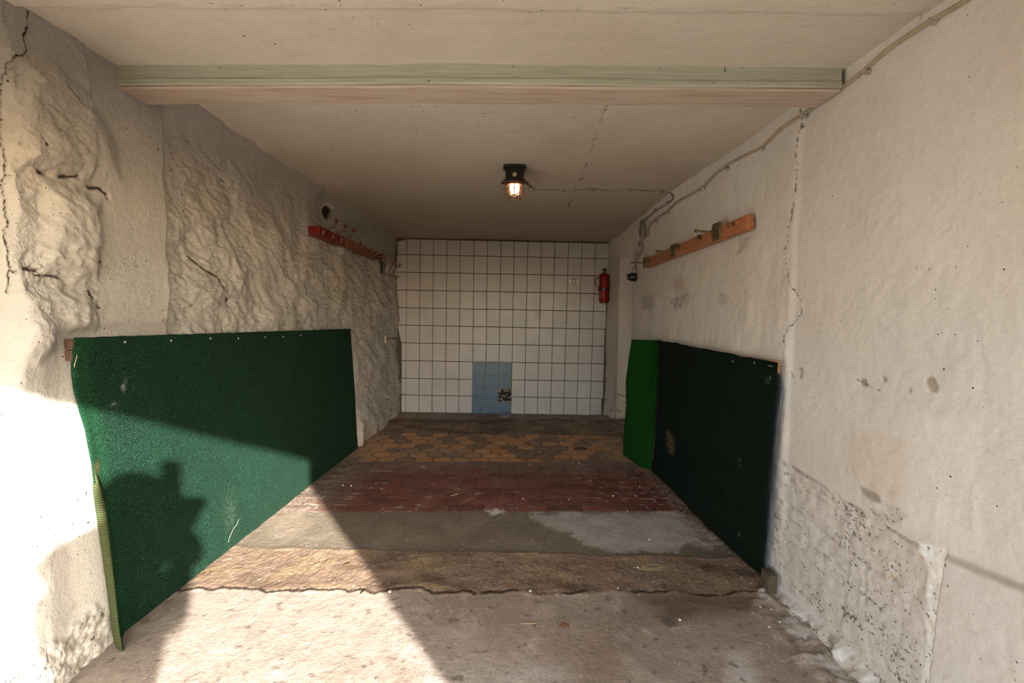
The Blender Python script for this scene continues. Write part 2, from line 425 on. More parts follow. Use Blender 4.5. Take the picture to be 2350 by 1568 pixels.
blob([(1985, 1165), (2015, 1175), (2060, 1200), (2045, 1205), (2000, 1195)], 4, (.33, .28, .23), .9, .007, .3)
blob([(1840, 1340), (1870, 1335), (1880, 1375), (1850, 1385)], 12, (.45, .43, .40), .8, .003, .2)
# patches where paint has come away
for poly in ([(2120, 870), (2135, 866), (2143, 882), (2138, 900), (2128, 902), (2118, 885)], [(1828, 843), (1836, 842), (1836, 864), (1829, 868)],
             [(1967, 868), (1978, 868), (1985, 882), (1972, 887), (1965, 880)], [(2016, 863), (2025, 864), (2026, 874), (2018, 876)],
             [(2077, 888), (2081, 890), (2081, 900), (2077, 900)], [(1810, 852), (1818, 860), (1812, 866)]):
    blob(poly, 1.3, (.40, .345, .295), .95, .004)
rcrack([(1960, 872), (1990, 888), (2010, 896)], 1.8, .002, .6, .0)
rcrack([(1835, 250), (1838, 290), (1826, 340), (1825, 420), (1818, 480), (1806, 540), (1803, 600), (1812, 650), (1830, 690), (1832, 720), (1815, 740), (1800, 765), (1798, 830)], 1.1, .003, .7, 1.3)
rcrack([(2105, -20), (2110, 10), (2104, 30), (2102, 50)], 3.0, .02, .9, .4)
# old plaster tone block (slightly browner) above the wear line
blob([(1940, 1010), (1990, 990), (2080, 1010), (2075, 1110), (2060, 1170), (1990, 1120), (1945, 1080)], 14, (.70, .60, .50), .5)
blob([(2080, 960), (2240, 960), (2250, 1290), (2180, 1270), (2065, 1190), (2085, 1080)], 30, (.84, .81, .78), .6)
# smudges under the coat rack
for poly in ([(1655, 672), (1668, 676), (1670, 690), (1658, 705), (1652, 690)], [(1540, 690), (1580, 665), (1585, 690), (1555, 715)], [(1475, 680), (1500, 675), (1505, 705), (1480, 715)]):
    blob(poly, 7, (.12, .11, .10), .8, 0, .35, 29, 22)
blob([(1550, 640), (1575, 640), (1575, 665), (1552, 668)], 10, (.50, .36, .24), .6)
blob([(1700, 545), (1725, 538), (1712, 565), (1690, 580)], 8, (.35, .28, .22), .5, .01)
# broken plinth along the floor
pl = sstep(6, -6, sd_poly(uj, vj, [(1745, 1330), (1775, 1350), (1850, 1410), (1930, 1480), (2000, 1568), (2060, 1660), (1900, 1660), (1700, 1400)])) * inn
Rw = np.maximum(Rw * (1 - pl), pl * (.30 + .22 * fbm(Y * 9, Z * 9, 3, 58)))
X -= pl * (.030 + .014 * fbm(Y * 12, Z * 12, 3, 55) + .007 * fbm(Y * 40, Z * 40, 3, 59)); Rcol = mix(Rcol, (.52, .45, .38), .7 * pl)
Rcol = mix(Rcol, (.80, .79, .77), pl * sstep(.0, .35, fbm(Y * 9, Z * 9, 3, 56)))
Rcol = mix(Rcol, (.25, .21, .17), .8 * pl * sstep(.35, .5, fbm(Y * 15, Z * 15, 3, 57)))
RW = (ys.copy(), zs.copy(), X.copy())
def rwx(y, z):
    i = np.clip(np.searchsorted(RW[0], y), 3, len(RW[0]) - 4); j = np.clip(np.searchsorted(RW[1], z), 3, len(RW[1]) - 4)
    return float(RW[2][i - 3:i + 4, j - 3:j + 4].min())
def onR(px, py, d=0.0):
    x = 1.36
    for _ in range(4): P = onX(px, py, x); x = rwx(P[1], P[2])
    return onX(px, py, x - d)
M_wallr = mat_painted('painted_plaster', .762, .22, wear=(.16, .14, .12))
wr = grid_mesh('wall_right', np.stack([X, Y, Z], -1), np.concatenate([Rcol, Rw[..., None]], -1), M_wallr)
tag(wr, 'painted plaster wall on the right, scratched and worn at its foot', kind='structure')
# doorway recess at the far end of that wall, with its lintel
def plainwall(name, bm, m, label=None, col=(.74, .69, .62), parent=None):
    me = bpy.data.meshes.new(name); bmesh.ops.recalc_face_normals(bm, faces=bm.faces); bm.to_mesh(me); bm.free()
    a = me.color_attributes.new('Col', 'FLOAT_COLOR', 'POINT')
    c = np.zeros((len(me.vertices), 4), np.float32); c[:, :3] = col; a.data.foreach_set('color', c.reshape(-1))
    smooth(me, 30); o = link(name, me, m, parent); tag(o, label, kind='structure'); return o
bm = bmesh.new()
hexa(bm, [(1.334, NY0 - .03, HEAD), (1.75, NY0 - .03, HEAD), (1.75, YB + .1, HEAD), (1.25, YB + .1, HEAD), (1.27, NY0 - .03, CEIL + .05), (1.75, NY0 - .03, CEIL + .05), (1.75, YB + .1, CEIL + .05), (1.235, YB + .1, CEIL + .05)], .012)
plainwall('trim_1', bm, M_wallr, 'plaster lintel over the recess beside the tiled wall')
# side of the recess seen beside the tiles
ns, nz = 60, 260
xs = np.concatenate([np.full(14, 0), np.linspace(0, .62, ns - 14)]); yy = np.concatenate([np.linspace(YB + .08, NY1, 14), np.full(ns - 14, NY1)])
Xg, Zg = np.meshgrid(xs, np.linspace(-.03, HEAD + .04, nz), indexing='ij'); Yg = np.repeat(yy[:, None], nz, 1)
Xg = 1.345 + Xg - .10 * np.clip((Yg - NY1) / (YB - NY1), 0, 1.3)
rel = .006 * fbm(Xg * 5 + Yg * 5, Zg * 5, 4, 66)
flare = .04 * (1 - sstep(.0, .35, Zg))
nc = np.broadcast_to(np.array([.52, .48, .44]), Xg.shape + (3,)).copy()
dmp = (1 - sstep(.55, .95, Zg + .1 * fbm(Xg * 6, Zg * 6, 3, 67)))
nc = mix(nc, (.60, .53, .47), .5 * dmp); nc = mix(nc, (.34, .24, .16), .8 * dmp * sstep(.42, .55, fbm(Xg * 9 + Yg * 9, Zg * 11, 4, 68)))
cr = np.abs(Zg - (.36 - .35 * (Xg - 1.35)) + .015 * fbm(Xg * 20, Zg * 3, 3, 69)) < .012
nc = mix(nc, (.33, .22, .15), .9 * (cr & (Xg > 1.36)))
o = grid_mesh('trim_2', np.stack([Xg - flare * (Yg > NY1 + .001) * .6 + rel, Yg + rel, Zg], -1), nc, mat_painted('recess_plaster', .75, .3), flip=True)
tag(o, 'pale plaster reveal of the recess beside the tiled wall', kind='structure')
bm = bmesh.new()
box(bm, (1.95, NY0 - .1, -.05), (2.05, YB + .1, CEIL + .05)); box(bm, (1.372, NY0 - .06, -.05), (2.0, NY0 - .005, CEIL + .05))
plainwall('wall_recess', bm, M_wallr, 'plaster back of the doorway recess on the right')

# ---------------------------------------------------------------- ceiling
ys = ysteps(DOORY, YB + .1, .008); xs = np.linspace(-1.95, 1.42, 330)
Xc, Yc = np.meshgrid(xs, ys, indexing='ij')
Zc = CEIL - sstep(3, 6.6, Yc) * (.013 + .036 * (Xc + 1.6) / 2.9)
front = 1.665 + .03 * (Xc + 1.5) / 2.9 + .008 * fbm(Xc * 4, Yc * 0, 3, 3)
fr = 1 - sstep(-.012, .012, Yc - front)
Zc += .006 * fbm(Xc * 1.6, Yc * 1.6, 3, 101) + .0016 * fbm(Xc * 4, Yc * 26, 3, 102) + .0008 * fbm(Xc * 30, Yc * 30, 2, 103) - fr * .012
u, v = proj(np.stack([Xc, Yc, np.full(Xc.shape, CEIL)], -1)); jit = 4 * fbm(Xc * 14, Yc * 14, 3, 104)
Cc = np.broadcast_to(np.array([.68, .63, .555]), Xc.shape + (3,)).copy()
Cc = mix(Cc, (.58, .50, .41), .5 * sstep(-.2, .9, fbm(Xc * 1.2, Yc * 1.0, 4, 105)))
Cc = mix(Cc, (.70, .65, .58), fr * .6); Cc = mix(Cc, (.47, .38, .29), .7 * sstep(2.4, 5.5, Yc))  # light falloff towards the back painted into the ceiling colour
Cw = np.zeros(Xc.shape)
def ccrack(pts, w, dep, dark, gap, s, col=(.10, .08, .06)):
    global Zc, Cc, Cw
    d = dist_line(u + jit, v + jit * .5, pts)
    m = (1 - sstep(w * .4, w * 1.5, d)) * sstep(-gap - .3, -gap + .2, fbm(Xc * 12, Yc * 12, 2, s))
    Zc = Zc + dep * m; Cc = mix(Cc, col, .4 * dark * m); Cw = np.maximum(Cw, .62 * dark ** .5 * m)
ccrack([(1400, 236), (1385, 265), (1375, 300), (1352, 360), (1330, 420), (1315, 450), (1302, 480), (1298, 500), (1285, 540)], 2.0, .006, .75, .05, 106)
ccrack([(1398, 236), (1388, 262)], 6, .01, .4, .1, 107, (.45, .32, .22))
ccrack([(948, 285), (960, 310)], 2.0, .004, .5, .3, 108)
ccrack([(140, 5), (500, 6), (1000, 4), (1400, 12), (1700, 18), (2000, 35), (2100, 42)], 2.2, .004, .35, -.15, 109)
for pts in ([(690, 258), (770, 262)], [(660, 335), (755, 340)], [(560, 330), (640, 345)], [(700, 420), (760, 422)]):
    d = dist_line(u + jit, v + jit * .3, pts); Zc -= .006 * (1 - sstep(3, 12, d))
M_ceil = mat_painted('ceiling_plaster', .758, .26, rough=.8, spec=.2, tint=.10)
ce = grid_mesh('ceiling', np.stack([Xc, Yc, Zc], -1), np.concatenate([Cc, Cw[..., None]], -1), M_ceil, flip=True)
tag(ce, 'beige painted plaster ceiling', kind='structure')

# ---------------------------------------------------------------- floor
ys = ysteps(DOORY, YB + .08, .0052, 1.0, cap=.0088); xs = np.linspace(-1.86, 1.50, 620)
Xf, Yf = np.meshgrid(xs, ys, indexing='ij')
u, v = proj(np.stack([Xf, Yf, np.zeros(Xf.shape)], -1))
n1 = fbm(Xf * 1.7, Yf * 1.7, 4, 201); n2 = fbm(Xf * 7, Yf * 7, 4, 202); n3 = fbm(Xf * 30, Yf * 30, 3, 203)
Zf = .003 * n1 + .0015 * n2 + .0009 * n3
FC = np.broadcast_to(np.array([.33, .265, .215]), Xf.shape + (3,)).copy()          # front screed
FC = mix(FC, (.24, .18, .135), .6 * sstep(-.2, .8, n1)); FC = mix(FC, (.44, .37, .31), .5 * sstep(.1, .8, n2))
jx = Xf + .015 * n2; jy = Yf + .03 * n1 + .012 * n2
y_rub0 = 2.36 + .02 * Xf + .04 * fbm(Xf * 2.5, Xf * 0, 3, 205); y_rub1 = 2.74 - .01 * Xf + .03 * fbm(Xf * 3, Xf * 0, 3, 206)
y_br0 = 3.355 + .046 * Xf + .008 * fbm(Xf * 6, Xf * 0, 2, 207); y_br1 = 4.50 + .037 * Xf + .02 * fbm(Xf * 4, Xf * 0, 2, 208)
# rubble strip
rub = sstep(-.035, .0, Yf - y_rub0) * (1 - sstep(0, .03, Yf - y_rub1))
Zf += rub * (.004 + .0022 * n2 + .0020 * fbm(Xf * 42, Yf * 42, 4, 209, .65) + .003 * np.maximum(fbm(Xf * 9, Yf * 11, 3, 219), 0))
FC = mix(FC, (.25, .175, .125), rub); FC = mix(FC, (.33, .24, .13), rub * .6 * sstep(.1, .6, fbm(Xf * 3, Yf * 5, 3, 210)))
FC = mix(FC, (.20, .14, .10), rub * .6 * sstep(.0, .5, fbm(Xf * 30, Yf * 38, 4, 218, .65)))
FC = mix(FC, (.14, .095, .065), rub * .8 * sstep(.15, .7, fbm(Xf * 3.3, Yf * 6, 3, 211)))
y_crk = y_rub0 + .02 * fbm(Xf * 9, Xf * 0, 3, 214)
lip = np.exp(-((Yf - y_crk) / .009) ** 2) * sstep(-.35, .25, fbm(Xf * 5, Yf * 0, 2, 212) + .6 * (Xf < -.2))
Zf -= lip * .005; FC = mix(FC, (.05, .035, .025), .9 * lip)
# damp concrete
con = sstep(0, .02, Yf - y_rub1) * (1 - sstep(-.006, .006, Yf - y_br0))
FC = mix(FC, (.135, .110, .080), con); FC = mix(FC, (.18, .15, .115), con * .6 * sstep(-.1, .7, fbm(Xf * 3, Yf * 3, 4, 213)))
dry = sstep(6, -6, sd_poly(u + 20 * n2 + 9 * n3, v + 8 * n2 + 3 * n3, [(1205, 1182), (1260, 1174), (1350, 1172), (1560, 1176), (1600, 1190), (1650, 1245), (1560, 1258), (1480, 1268), (1400, 1266), (1340, 1252), (1320, 1238), (1325, 1226), (1265, 1216), (1240, 1200)]))
FC = mix(FC, (.34, .31, .285), con * dry * (.75 + .25 * sstep(-.4, .5, n2)))
FC = mix(FC, (.06, .045, .03), .7 * sstep(22, 4, np.hypot((u - 1262) / 1.6, (v - 1178) * 2)))
# bricks
bri = sstep(-.006, .006, Yf - y_br0) * (1 - sstep(-.01, .01, Yf - y_br1))
rr = (jy * 0 + Yf - y_br0 + .004 * n2) / .1145; row = np.floor(rr); fv = rr - row
sh = np.where(row % 2 == 0, .0, .5) + .13 * np.sin(row * 7.3)
cc = (Xf + .004 * n2) / .245 + sh; ci = np.floor(cc); fu = cc - ci
dj = np.minimum(np.minimum(fu, 1 - fu) * .245, np.minimum(fv, 1 - fv) * .1145)
jm = 1 - sstep(.002, .007, dj)
bh = np.sin(ci * 12.9898 + row * 78.233) * 43758.5453; bh = bh - np.floor(bh)
bc = mix(np.broadcast_to(np.array([.170, .060, .044]), Xf.shape + (3,)), (.095, .036, .028), bh)
bc = mix(bc, (.19, .075, .055), .6 * sstep(.0, .8, n1 + .5 * n2))
bc = mix(bc, (.16, .12, .095), .75 * sstep(4.0, 4.5, Yf + .12 * n2))
bc = mix(bc, (.14, .10, .075), .75 * (1 - sstep(-1.45, -1.2, Xf + .1 * n2)))
eff = sstep(.1, .8, fbm(Xf * 2.4, Yf * 2.0, 3, 221) + .45 * (np.abs(Xf + .05) > .45) - .1)
bc = mix(bc, (.07, .045, .035), .75 * jm * (1 - eff)); bc = mix(bc, (.62, .57, .52), .8 * jm * eff * sstep(-.1, .5, fbm(Xf * 12, Yf * 12, 3, 222)))
bc = mix(bc, (.40, .33, .29), .55 * sstep(.62, .95, fbm(Xf * 5, Yf * 9, 4, 223)))
FC = mix(FC, bc, bri); Zf += bri * (-.004 * jm + .0015 * (bh - .5))
wp = .7 * sstep(5, -5, sd_poly(u + 10 * n3, v + 5 * n3, [(1118, 1172), (1155, 1170), (1160, 1176), (1125, 1181)])); FC = mix(FC, (.75, .73, .70), wp)
# hexagon tiles
hx = sstep(-.01, .01, Yf - y_br1) * (1 - sstep(-.006, .006, Yf - 5.52))
a = .182; bq = a * .8660254 * 1.0
gy = (Yf - 4.515) / bq; 
best = np.full(Xf.shape, 9.); hid = np.zeros(Xf.shape); edge = np.full(Xf.shape, 9.)
r0 = np.round(gy)
cand = []
for dr in (-1, 0, 1):
    r_ = r0 + dr; off = np.where(r_ % 2 == 0, 0, .5); c_ = np.round(Xf / a - off)
    for dc in (-1, 0, 1):
        cx = (c_ + dc + off) * a; cy = 4.515 + r_ * bq; cand.append((np.hypot(Xf - cx, Yf - cy), (c_ + dc) * 17.13 + r_ * 91.7))
D = np.stack([c[0] for c in cand]); I = np.stack([c[1] for c in cand]); o_ = np.argsort(D, 0)
d1 = np.take_along_axis(D, o_[:1], 0)[0]; d2 = np.take_along_axis(D, o_[1:2], 0)[0]; hid = np.take_along_axis(I, o_[:1], 0)[0]
hj = 1 - sstep(.005, .014, d2 - d1); hh = np.sin(hid * 12.9898) * 43758.5453; hh = hh - np.floor(hh)
hc = mix(np.broadcast_to(np.array([.30, .175, .085]), Xf.shape + (3,)), (.10, .072, .062), (hh > .62) * 1.0)
hc = mix(hc, (.24, .135, .065), .7 * ((hh > .3) & (hh < .5)))
hc = mix(hc, (.17, .135, .11), .7 * sstep(-.1, .7, fbm(Xf * 2, Yf * 2, 4, 231) + .7 * sstep(.5, 1.1, Xf) + .8 * (1 - sstep(-1.55, -1.4, Xf))))
hc = hc * np.array([1.6, 1.35, 1.05]); hc = mix(hc, (.24, .175, .12), .25)
hc = mix(hc, (.35, .31, .28), .5 * sstep(.55, .85, fbm(Xf * 8, Yf * 8, 3, 232)))
hc = mix(hc, (.045, .03, .022), .85 * hj * (1 - .6 * sstep(.6, 1.0, Xf)))
mis = sstep(.078, .07, np.hypot(Xf - onZ(1333, 1028, 0)[0], (Yf - onZ(1333, 1028, 0)[1]) * 1.0) + .01 * n2)
hc = mix(hc, (.075, .052, .04), mis); FC = mix(FC, hc, hx); Zf += hx * (-.003 * hj + .002 * (hh - .5) - .012 * mis)
# square tiles in front of the tiled wall
sq = sstep(-.006, .006, Yf - 5.52) * (1 - sstep(-.02, .02, Yf - 6.36 + .05 * n1))
tx = (Xf + .03) / .195; ty = (Yf - 5.52) / .20; ti = np.floor(tx); tj = np.floor(ty)
dj = np.minimum(np.minimum(tx - ti, 1 - tx + ti), np.minimum(ty - tj, 1 - ty + tj)) * .2
tm = 1 - sstep(.002, .008, dj); th = np.sin(ti * 12.99 + tj * 78.2) * 43758.5; th -= np.floor(th)
tc = mix(np.broadcast_to(np.array([.18, .118, .075]), Xf.shape + (3,)), (.085, .055, .038), sstep(.2, .9, th * .5 + .7 * fbm(Xf * 2.2, Yf * 4, 3, 241) + .3))
tc = mix(tc, (.19, .16, .135), .6 * sstep(.2, .8, fbm(Xf * 3, Yf * 5, 4, 242))); tc = mix(tc, (.05, .035, .026), .7 * tm)
FC = mix(FC, tc, sq); Zf -= sq * tm * .003
stp = sstep(-.02, .02, Yf - 6.36 + .05 * n1); FC = mix(FC, (.165, .135, .108), stp); FC = mix(FC, (.08, .06, .045), .6 * stp * sstep(.1, .7, n2))
# dusty margins beside the mats
mar = np.clip((1 - sstep(-1.58, -1.46, Xf + .03 * n2)) * sstep(2.9, 3.6, Yf) * (1 - sstep(4.5, 4.7, Yf)) + sstep(1.13, 1.22, Xf + .03 * n2) * (Yf > 2.9), 0, 1)
FC = mix(FC, (.19, .145, .11), .85 * mar); Zf += .006 * mar * (1 + n2); FC = mix(FC, (.60, .55, .50), .7 * mar * sstep(.6, .8, fbm(Xf * 24, Yf * 24, 2, 243)))
# stains on the front screed
scr = (Yf < y_rub0)
def stain(poly, soft, col, k, rough=12):
    global FC
    m = sstep(soft, -soft, sd_poly(u + rough * n2, v + rough * .5 * n2, poly)); FC = mix(FC, col, k * m * np.where(scr, 1, 0))
stain([(1440, 1365), (1740, 1360), (1720, 1410), (1600, 1405), (1540, 1435), (1500, 1400)], 25, (.13, .085, .055), .85)
stain([(880, 1470), (905, 1480), (935, 1560), (900, 1560), (878, 1510)], 14, (.15, .075, .04), .6)
stain([(960, 1510), (1300, 1530), (1310, 1600), (990, 1600)], 30, (.50, .46, .42), .55, 30)
stain([(1660, 1490), (1720, 1500), (1760, 1600), (1680, 1560)], 22, (.55, .51, .47), .7, 20)
stain([(1280, 1430), (1305, 1432), (1308, 1442), (1288, 1444)], 5, (.28, .13, .08), .7, 5)
stain([(1510, 1410), (1545, 1420), (1560, 1438), (1540, 1445), (1520, 1430)], 5, (.12, .10, .085), .8, 8)
stain([(480, 1290), (560, 1240), (700, 1160), (690, 1120), (560, 1210)], 20, (.50, .38, .32), .0)
FC = mix(FC, (.36, .31, .27), .6 * np.where(scr, 1, 0) * (1 - sstep(-.8, .0, Xf + .3 * n1)))
FC = mix(FC, (.60, .57, .53), .75 * np.where(scr, 1, 0) * sstep(1.22, 1.30, Xf + .05 * n2) * sstep(-.2, .3, fbm(Xf * 9, Yf * 9, 3, 245)))
Zf += np.where(scr, sstep(1.15, 1.36, Xf + .05 * n2) * .02 * (1 + n2), 0)
FC = mix(FC, (.70, .68, .64), .8 * sstep(.92, 1.0, fbm(Xf * 44, Yf * 44, 2, 246) + .14 * sstep(1.0, 1.3, Xf)) * (1 - bri * .6))
FC = mix(FC, (.10, .075, .055), .6 * np.where(scr, 1, 0) * sstep(.62, .75, fbm(Xf * 16, Yf * 20, 3, 247)))
pit = np.where(scr, sstep(.72, .85, fbm(Xf * 22, Yf * 22, 2, 248)), 0); Zf -= .0012 * pit
FC = FC * (1.28 + .62 * sstep(2.6, 2.9, Yf))[..., None] * np.array([1, 1, 1.0])  # rear floor colour raised to make up for the weak light there
Fw = np.clip(.85 * lip + .30 * rub * (.6 + fbm(Xf * 5, Yf * 8, 3, 251)) + np.where(scr, .20 * sstep(.0, .7, fbm(Xf * 4, Yf * 4, 4, 252)), 0) + .22 * con * (1 - dry) * sstep(-.2, .6, fbm(Xf * 6, Yf * 6, 3, 253)) + (bri + hx + sq) * .16 + .3 * mar, 0, .9)
k = NT('worn_floor'); p = k.pos(); a_ = k.n('ShaderNodeVertexColor'); a_.layer_name = 'Col'
c = k.mixc(.28, a_.outputs['Color'], k.ramp(k.noise(p, 26, 4, .65), [(.3, (.35, .32, .3)), (.7, (1, 1, 1))]), 'MULTIPLY')
c = k.mixc(k.math('GREATER_THAN', k.noise(p, 95, 2, .5), .735), c, (.55, .5, .45))
c = k.mixc(k.math('GREATER_THAN', k.noise(p, 70, 2, .5), .745), c, (.05, .04, .03))
c = k.mixc(.35, c, k.ramp(k.noise(p, 130, 3, .7), [(.32, (.3, .27, .25)), (.6, (1, 1, 1))]), 'MULTIPLY')
c = k.mixc(.25, c, k.ramp(k.noise(p, 7, 4, .65), [(.35, (.45, .40, .36)), (.62, (1, 1, 1))]), 'MULTIPLY')
nb = k.bump(k.noise(p, 62, 5, .72), .65, .008)
w_ = a_.outputs['Alpha']; wn = k.noise(p, 100, 3, .68)
h_ = k.math('ADD', w_, k.math('MULTIPLY', k.math('MULTIPLY', k.math('SUBTRACT', wn, .5), 1.5), k.math('MINIMUM', k.math('MULTIPLY', w_, 5.0), 1.0)))
mr_ = k.n('ShaderNodeMapRange'); k.l(h_, mr_.inputs['Value']); mr_.inputs['From Min'].default_value = .44; mr_.inputs['From Max'].default_value = .56
c = k.mixc(mr_.outputs['Result'], c, (.055, .038, .028))
M_floor = k.done(c, k.ramp(k.noise(p, 5, 4, .6), [(.35, (.45,) * 3), (.65, (.8,) * 3)]), nb, .4)
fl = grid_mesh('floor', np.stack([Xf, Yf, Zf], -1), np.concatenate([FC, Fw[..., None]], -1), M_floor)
tag(fl, 'worn floor of concrete, red brick rows and hexagon tiles', kind='structure')
bm = bmesh.new(); box(bm, (1.49, NY0 - .1, -.09), (2.02, YB + .1, -.005)); box(bm, (1.39, NY0 - .05, -.08), (1.5, YB + .1, .004))
plainwall('floor_recess', bm, M_floor, 'dark floor of the doorway recess', (.12, .085, .065))

# ---------------------------------------------------------------- tiled back wall
def mat_tile(name, col, rough=.25, var=.06):
    k = NT(name); p = k.pos(); n = k.noise(p, 5, 3, .5); n2 = k.noise(p, 60, 3, .6)
    c = k.ramp(n, [(.3, tuple(x * (1 - var * 2) for x in col)), (.7, col)])
    return k.done(c, k.ramp(k.noise(p, 9, 3), [(.3, (rough,) * 3), (.7, (rough + .2,) * 3)]), k.bump(n2, .05, .002), .4)
bm = bmesh.new(); box(bm, (-1.95, YB + .004, -.06), (1.42, YB + .1, CEIL + .06))
M_grout = mat_painted('dark_grout', .8, .3)
wb = plainwall('wall_back', bm, M_grout, 'back wall faced with white tiles and a small block of blue tiles', (.085, .075, .065))
TW = mat_tile('white_tile_glaze', (.46, .44, .435)); TB = mat_tile('blue_tile_glaze', (.060, .125, .20), .22, .05)
def tpt(px, py): return onY(px, py, YB)
# column joints measured near the top and the bottom of the wall
col_top = [911, 934, 965, 995.5, 1026, 1057, 1088.5, 1119, 1150, 1180.5, 1211.5, 1243, 1274, 1305, 1336, 1367, 1397.5]
col_bot = [922, 931, 961.5, 991.5, 1022.5, 1052.5, 1083.5, 1114, 1143, 1173, 1203, 1233, 1263, 1293, 1323, 1353.5, 1380]
rows_l = [548, 584, 624.5, 665.5, 706, 746, 786.5, 827.5, 868, 906, 946]
rows_r = [559, 594, 634, 674.5, 715.5, 756, 795.5, 835.5, 875.5, 915, 953.5]
edge_l = [912, 911, 911, 911, 910, 912, 922, 922, 921.5, 921.5]
edge_r = [1397.5, 1397, 1395, 1392, 1391, 1388, 1387, 1386, 1385, 1381]
def joint(c, r):
    t = r / 10.0; x = col_top[c] * (1 - t) + col_bot[c] * t
    y = rows_l[r] + (rows_r[r] - rows_l[r]) * (x - 911) / 486.0
    return x, y
bmw = bmesh.new(); bmb = bmesh.new()
def tile(bm, q, th, gap=.0043):
    P = [tpt(*p) for p in q]                                      # TL TR BR BL
    c = sum(P) / 4; zj = random.uniform(-.0012, .0012)
    g = [p + (c - p) * (gap / max(np.linalg.norm(c - p), 1e-6)) * 1.4 for p in P]
    fr_ = [(p[0], YB - th + zj, p[2]) for p in g]; bk = [(p[0], YB + .006, p[2]) for p in g]
    o = [3, 2, 1, 0]
    hexa(bm, [fr_[3], fr_[2], bk[2], bk[3], fr_[0], fr_[1], bk[1], bk[0]], .0018)
blue_c = (6, 7, 8)
for r in range(10):
    for c in range(16):
        if r >= 7 and c in blue_c: continue
        q = [joint(c, r), joint(c + 1, r), joint(c + 1, r + 1), joint(c, r + 1)]
        if c == 0: q[0] = (edge_l[r], q[0][1]); q[3] = (edge_l[r] + (9 if r == 5 else 0), q[3][1])
        if c == 15: q[1] = (edge_r[r], q[1][1]); q[2] = (edge_r[r] - 1, q[2][1])
        if c == 0 and r == 0: q[0] = (912, 554); q[1] = (933, 549)
        tile(bmw, q, .008)
bx = [1084.5, 1114, 1144, 1174]; by = [832, 862, 893, 922, 951]
for r in range(4):
    for c in range(3):
        if r == 2 and c == 2: continue
        sft = -.4 * r
        tile(bmb, [(bx[c] + sft, by[r]), (bx[c + 1] + sft, by[r]), (bx[c + 1] + sft, by[r + 1]), (bx[c] + sft, by[r + 1])], .008, .0042)
wt = obj('white_tiles', bmw, TW, None, None); wt.parent = wb
bt = obj('blue_tiles', bmb, TB, None, None); bt.parent = wb; bt['label'] = 'blue glazed tiles with one missing'
gb = bmesh.new(); c0 = tpt(1084, 951.5); c1 = tpt(1174.5, 831.5); box(gb, (c0[0], YB - .0035, c0[2]), (c1[0], YB + .004, c1[2]))
gj = obj('blue_tile_grout', gb, mat_simple('beige_grout', (.30, .26, .20), .9, var=.2), None, None); gj.parent = wb
# bare mortar where a blue tile is missing
P = [tpt(*p) for p in ((1143.5, 893.5), (1173, 893.5), (1173, 921.5), (1143.5, 921.5))]
n = 40; U, V_ = np.meshgrid(np.linspace(0, 1, n), np.linspace(0, 1, n), indexing='ij')
G = (P[0] * ((1 - U) * (1 - V_))[..., None] + P[1] * (U * (1 - V_))[..., None] + P[2] * (U * V_)[..., None] + P[3] * ((1 - U) * V_)[..., None])
hgt = sstep(.05, .3, fbm(U * 4.2, V_ * 4.2, 3, 301)); G[..., 1] = YB - .0038 - .003 * hgt
mc = mix(np.broadcast_to(np.array([.012, .012, .011]), U.shape + (3,)), (.26, .24, .20), hgt * .9)
ms = grid_mesh('bare_mortar', G, mc, mat_painted('bare_mortar_patch', .8, .4), parent=None); ms.parent = wb; ms['label'] = 'bare dark mortar where one blue tile is missing'

# ---------------------------------------------------------------- front of the garage and the yard (outside the frame)
M_ext = mat_simple('exterior_render', (.62, .58, .52), .85, var=.1, scale=6)
bm = bmesh.new()
box(bm, (1.389, DOORY, -.1), (5.0, DOORY + .06, 3.4)); box(bm, (-5, DOORY, -.1), (-1.80, DOORY + .06, 3.4)); box(bm, (-1.81, DOORY, 2.082), (1.40, DOORY + .06, 3.4))
tag(obj('wall_front', bm, M_ext, None, None), 'front wall of the garage around its open door', kind='structure')
bm = bmesh.new(); box(bm, (-14, -16, -.06), (14, DOORY + .05, -.012))
tag(obj('driveway', bm, mat_simple('yard_gravel', (.085, .07, .042), .9, var=.2, scale=12), None, None), 'pale driveway in front of the garage', kind='structure')
bm = bmesh.new(); box(bm, (-1.97, DOORY - .02, CEIL + .05), (2.1, YB + .12, CEIL + .2)); 
tag(obj('ceiling_slab', bm, M_ext, None, None), 'roof slab above the plaster ceiling', kind='structure')

# ================================================================== THINGS
def tr(p): return np.array(p)
# ---------------------------------------------------------------- beam across the ceiling
k = NT('pale_green_beam_paint'); p = k.pos(); mp = k.n('ShaderNodeMapping'); mp.inputs['Scale'].default_value = (1.2, 14, 30); k.l(p, mp.inputs['Vector'])
g = k.noise(mp.outputs[0], 3, 6, .65, .6)
c = k.ramp(g, [(.25, (.36, .375, .30)), (.5, (.47, .485, .40)), (.75, (.56, .575, .50))])
c = k.mixc(k.math('GREATER_THAN', k.noise(p, 45, 2, .5), .74), c, (.06, .05, .035))
M_beam = k.done(c, .7, k.bump(g, .35, .006), .3)
k = NT('brown_stained_soffit'); p = k.pos(); mp = k.n('ShaderNodeMapping'); mp.inputs['Scale'].default_value = (1.4, 22, 22); k.l(p, mp.inputs['Vector'])
g = k.noise(mp.outputs[0], 2.2, 6, .62, .8); g2 = k.noise(p, 2.0, 3, .5)
c = k.ramp(g, [(.28, (.31, .185, .11)), (.42, (.42, .30, .22)), (.55, (.56, .46, .39))])
c = k.mixc(k.math('MULTIPLY', g2, .75), c, (.55, .47, .40))
M_soff = k.done(c, .75, k.bump(g, .4, .005), .3)
bY = [(onZ(x, y, CEIL)[1]) for x, y in ((330, 152), (1100, 147), (1945, 157))]
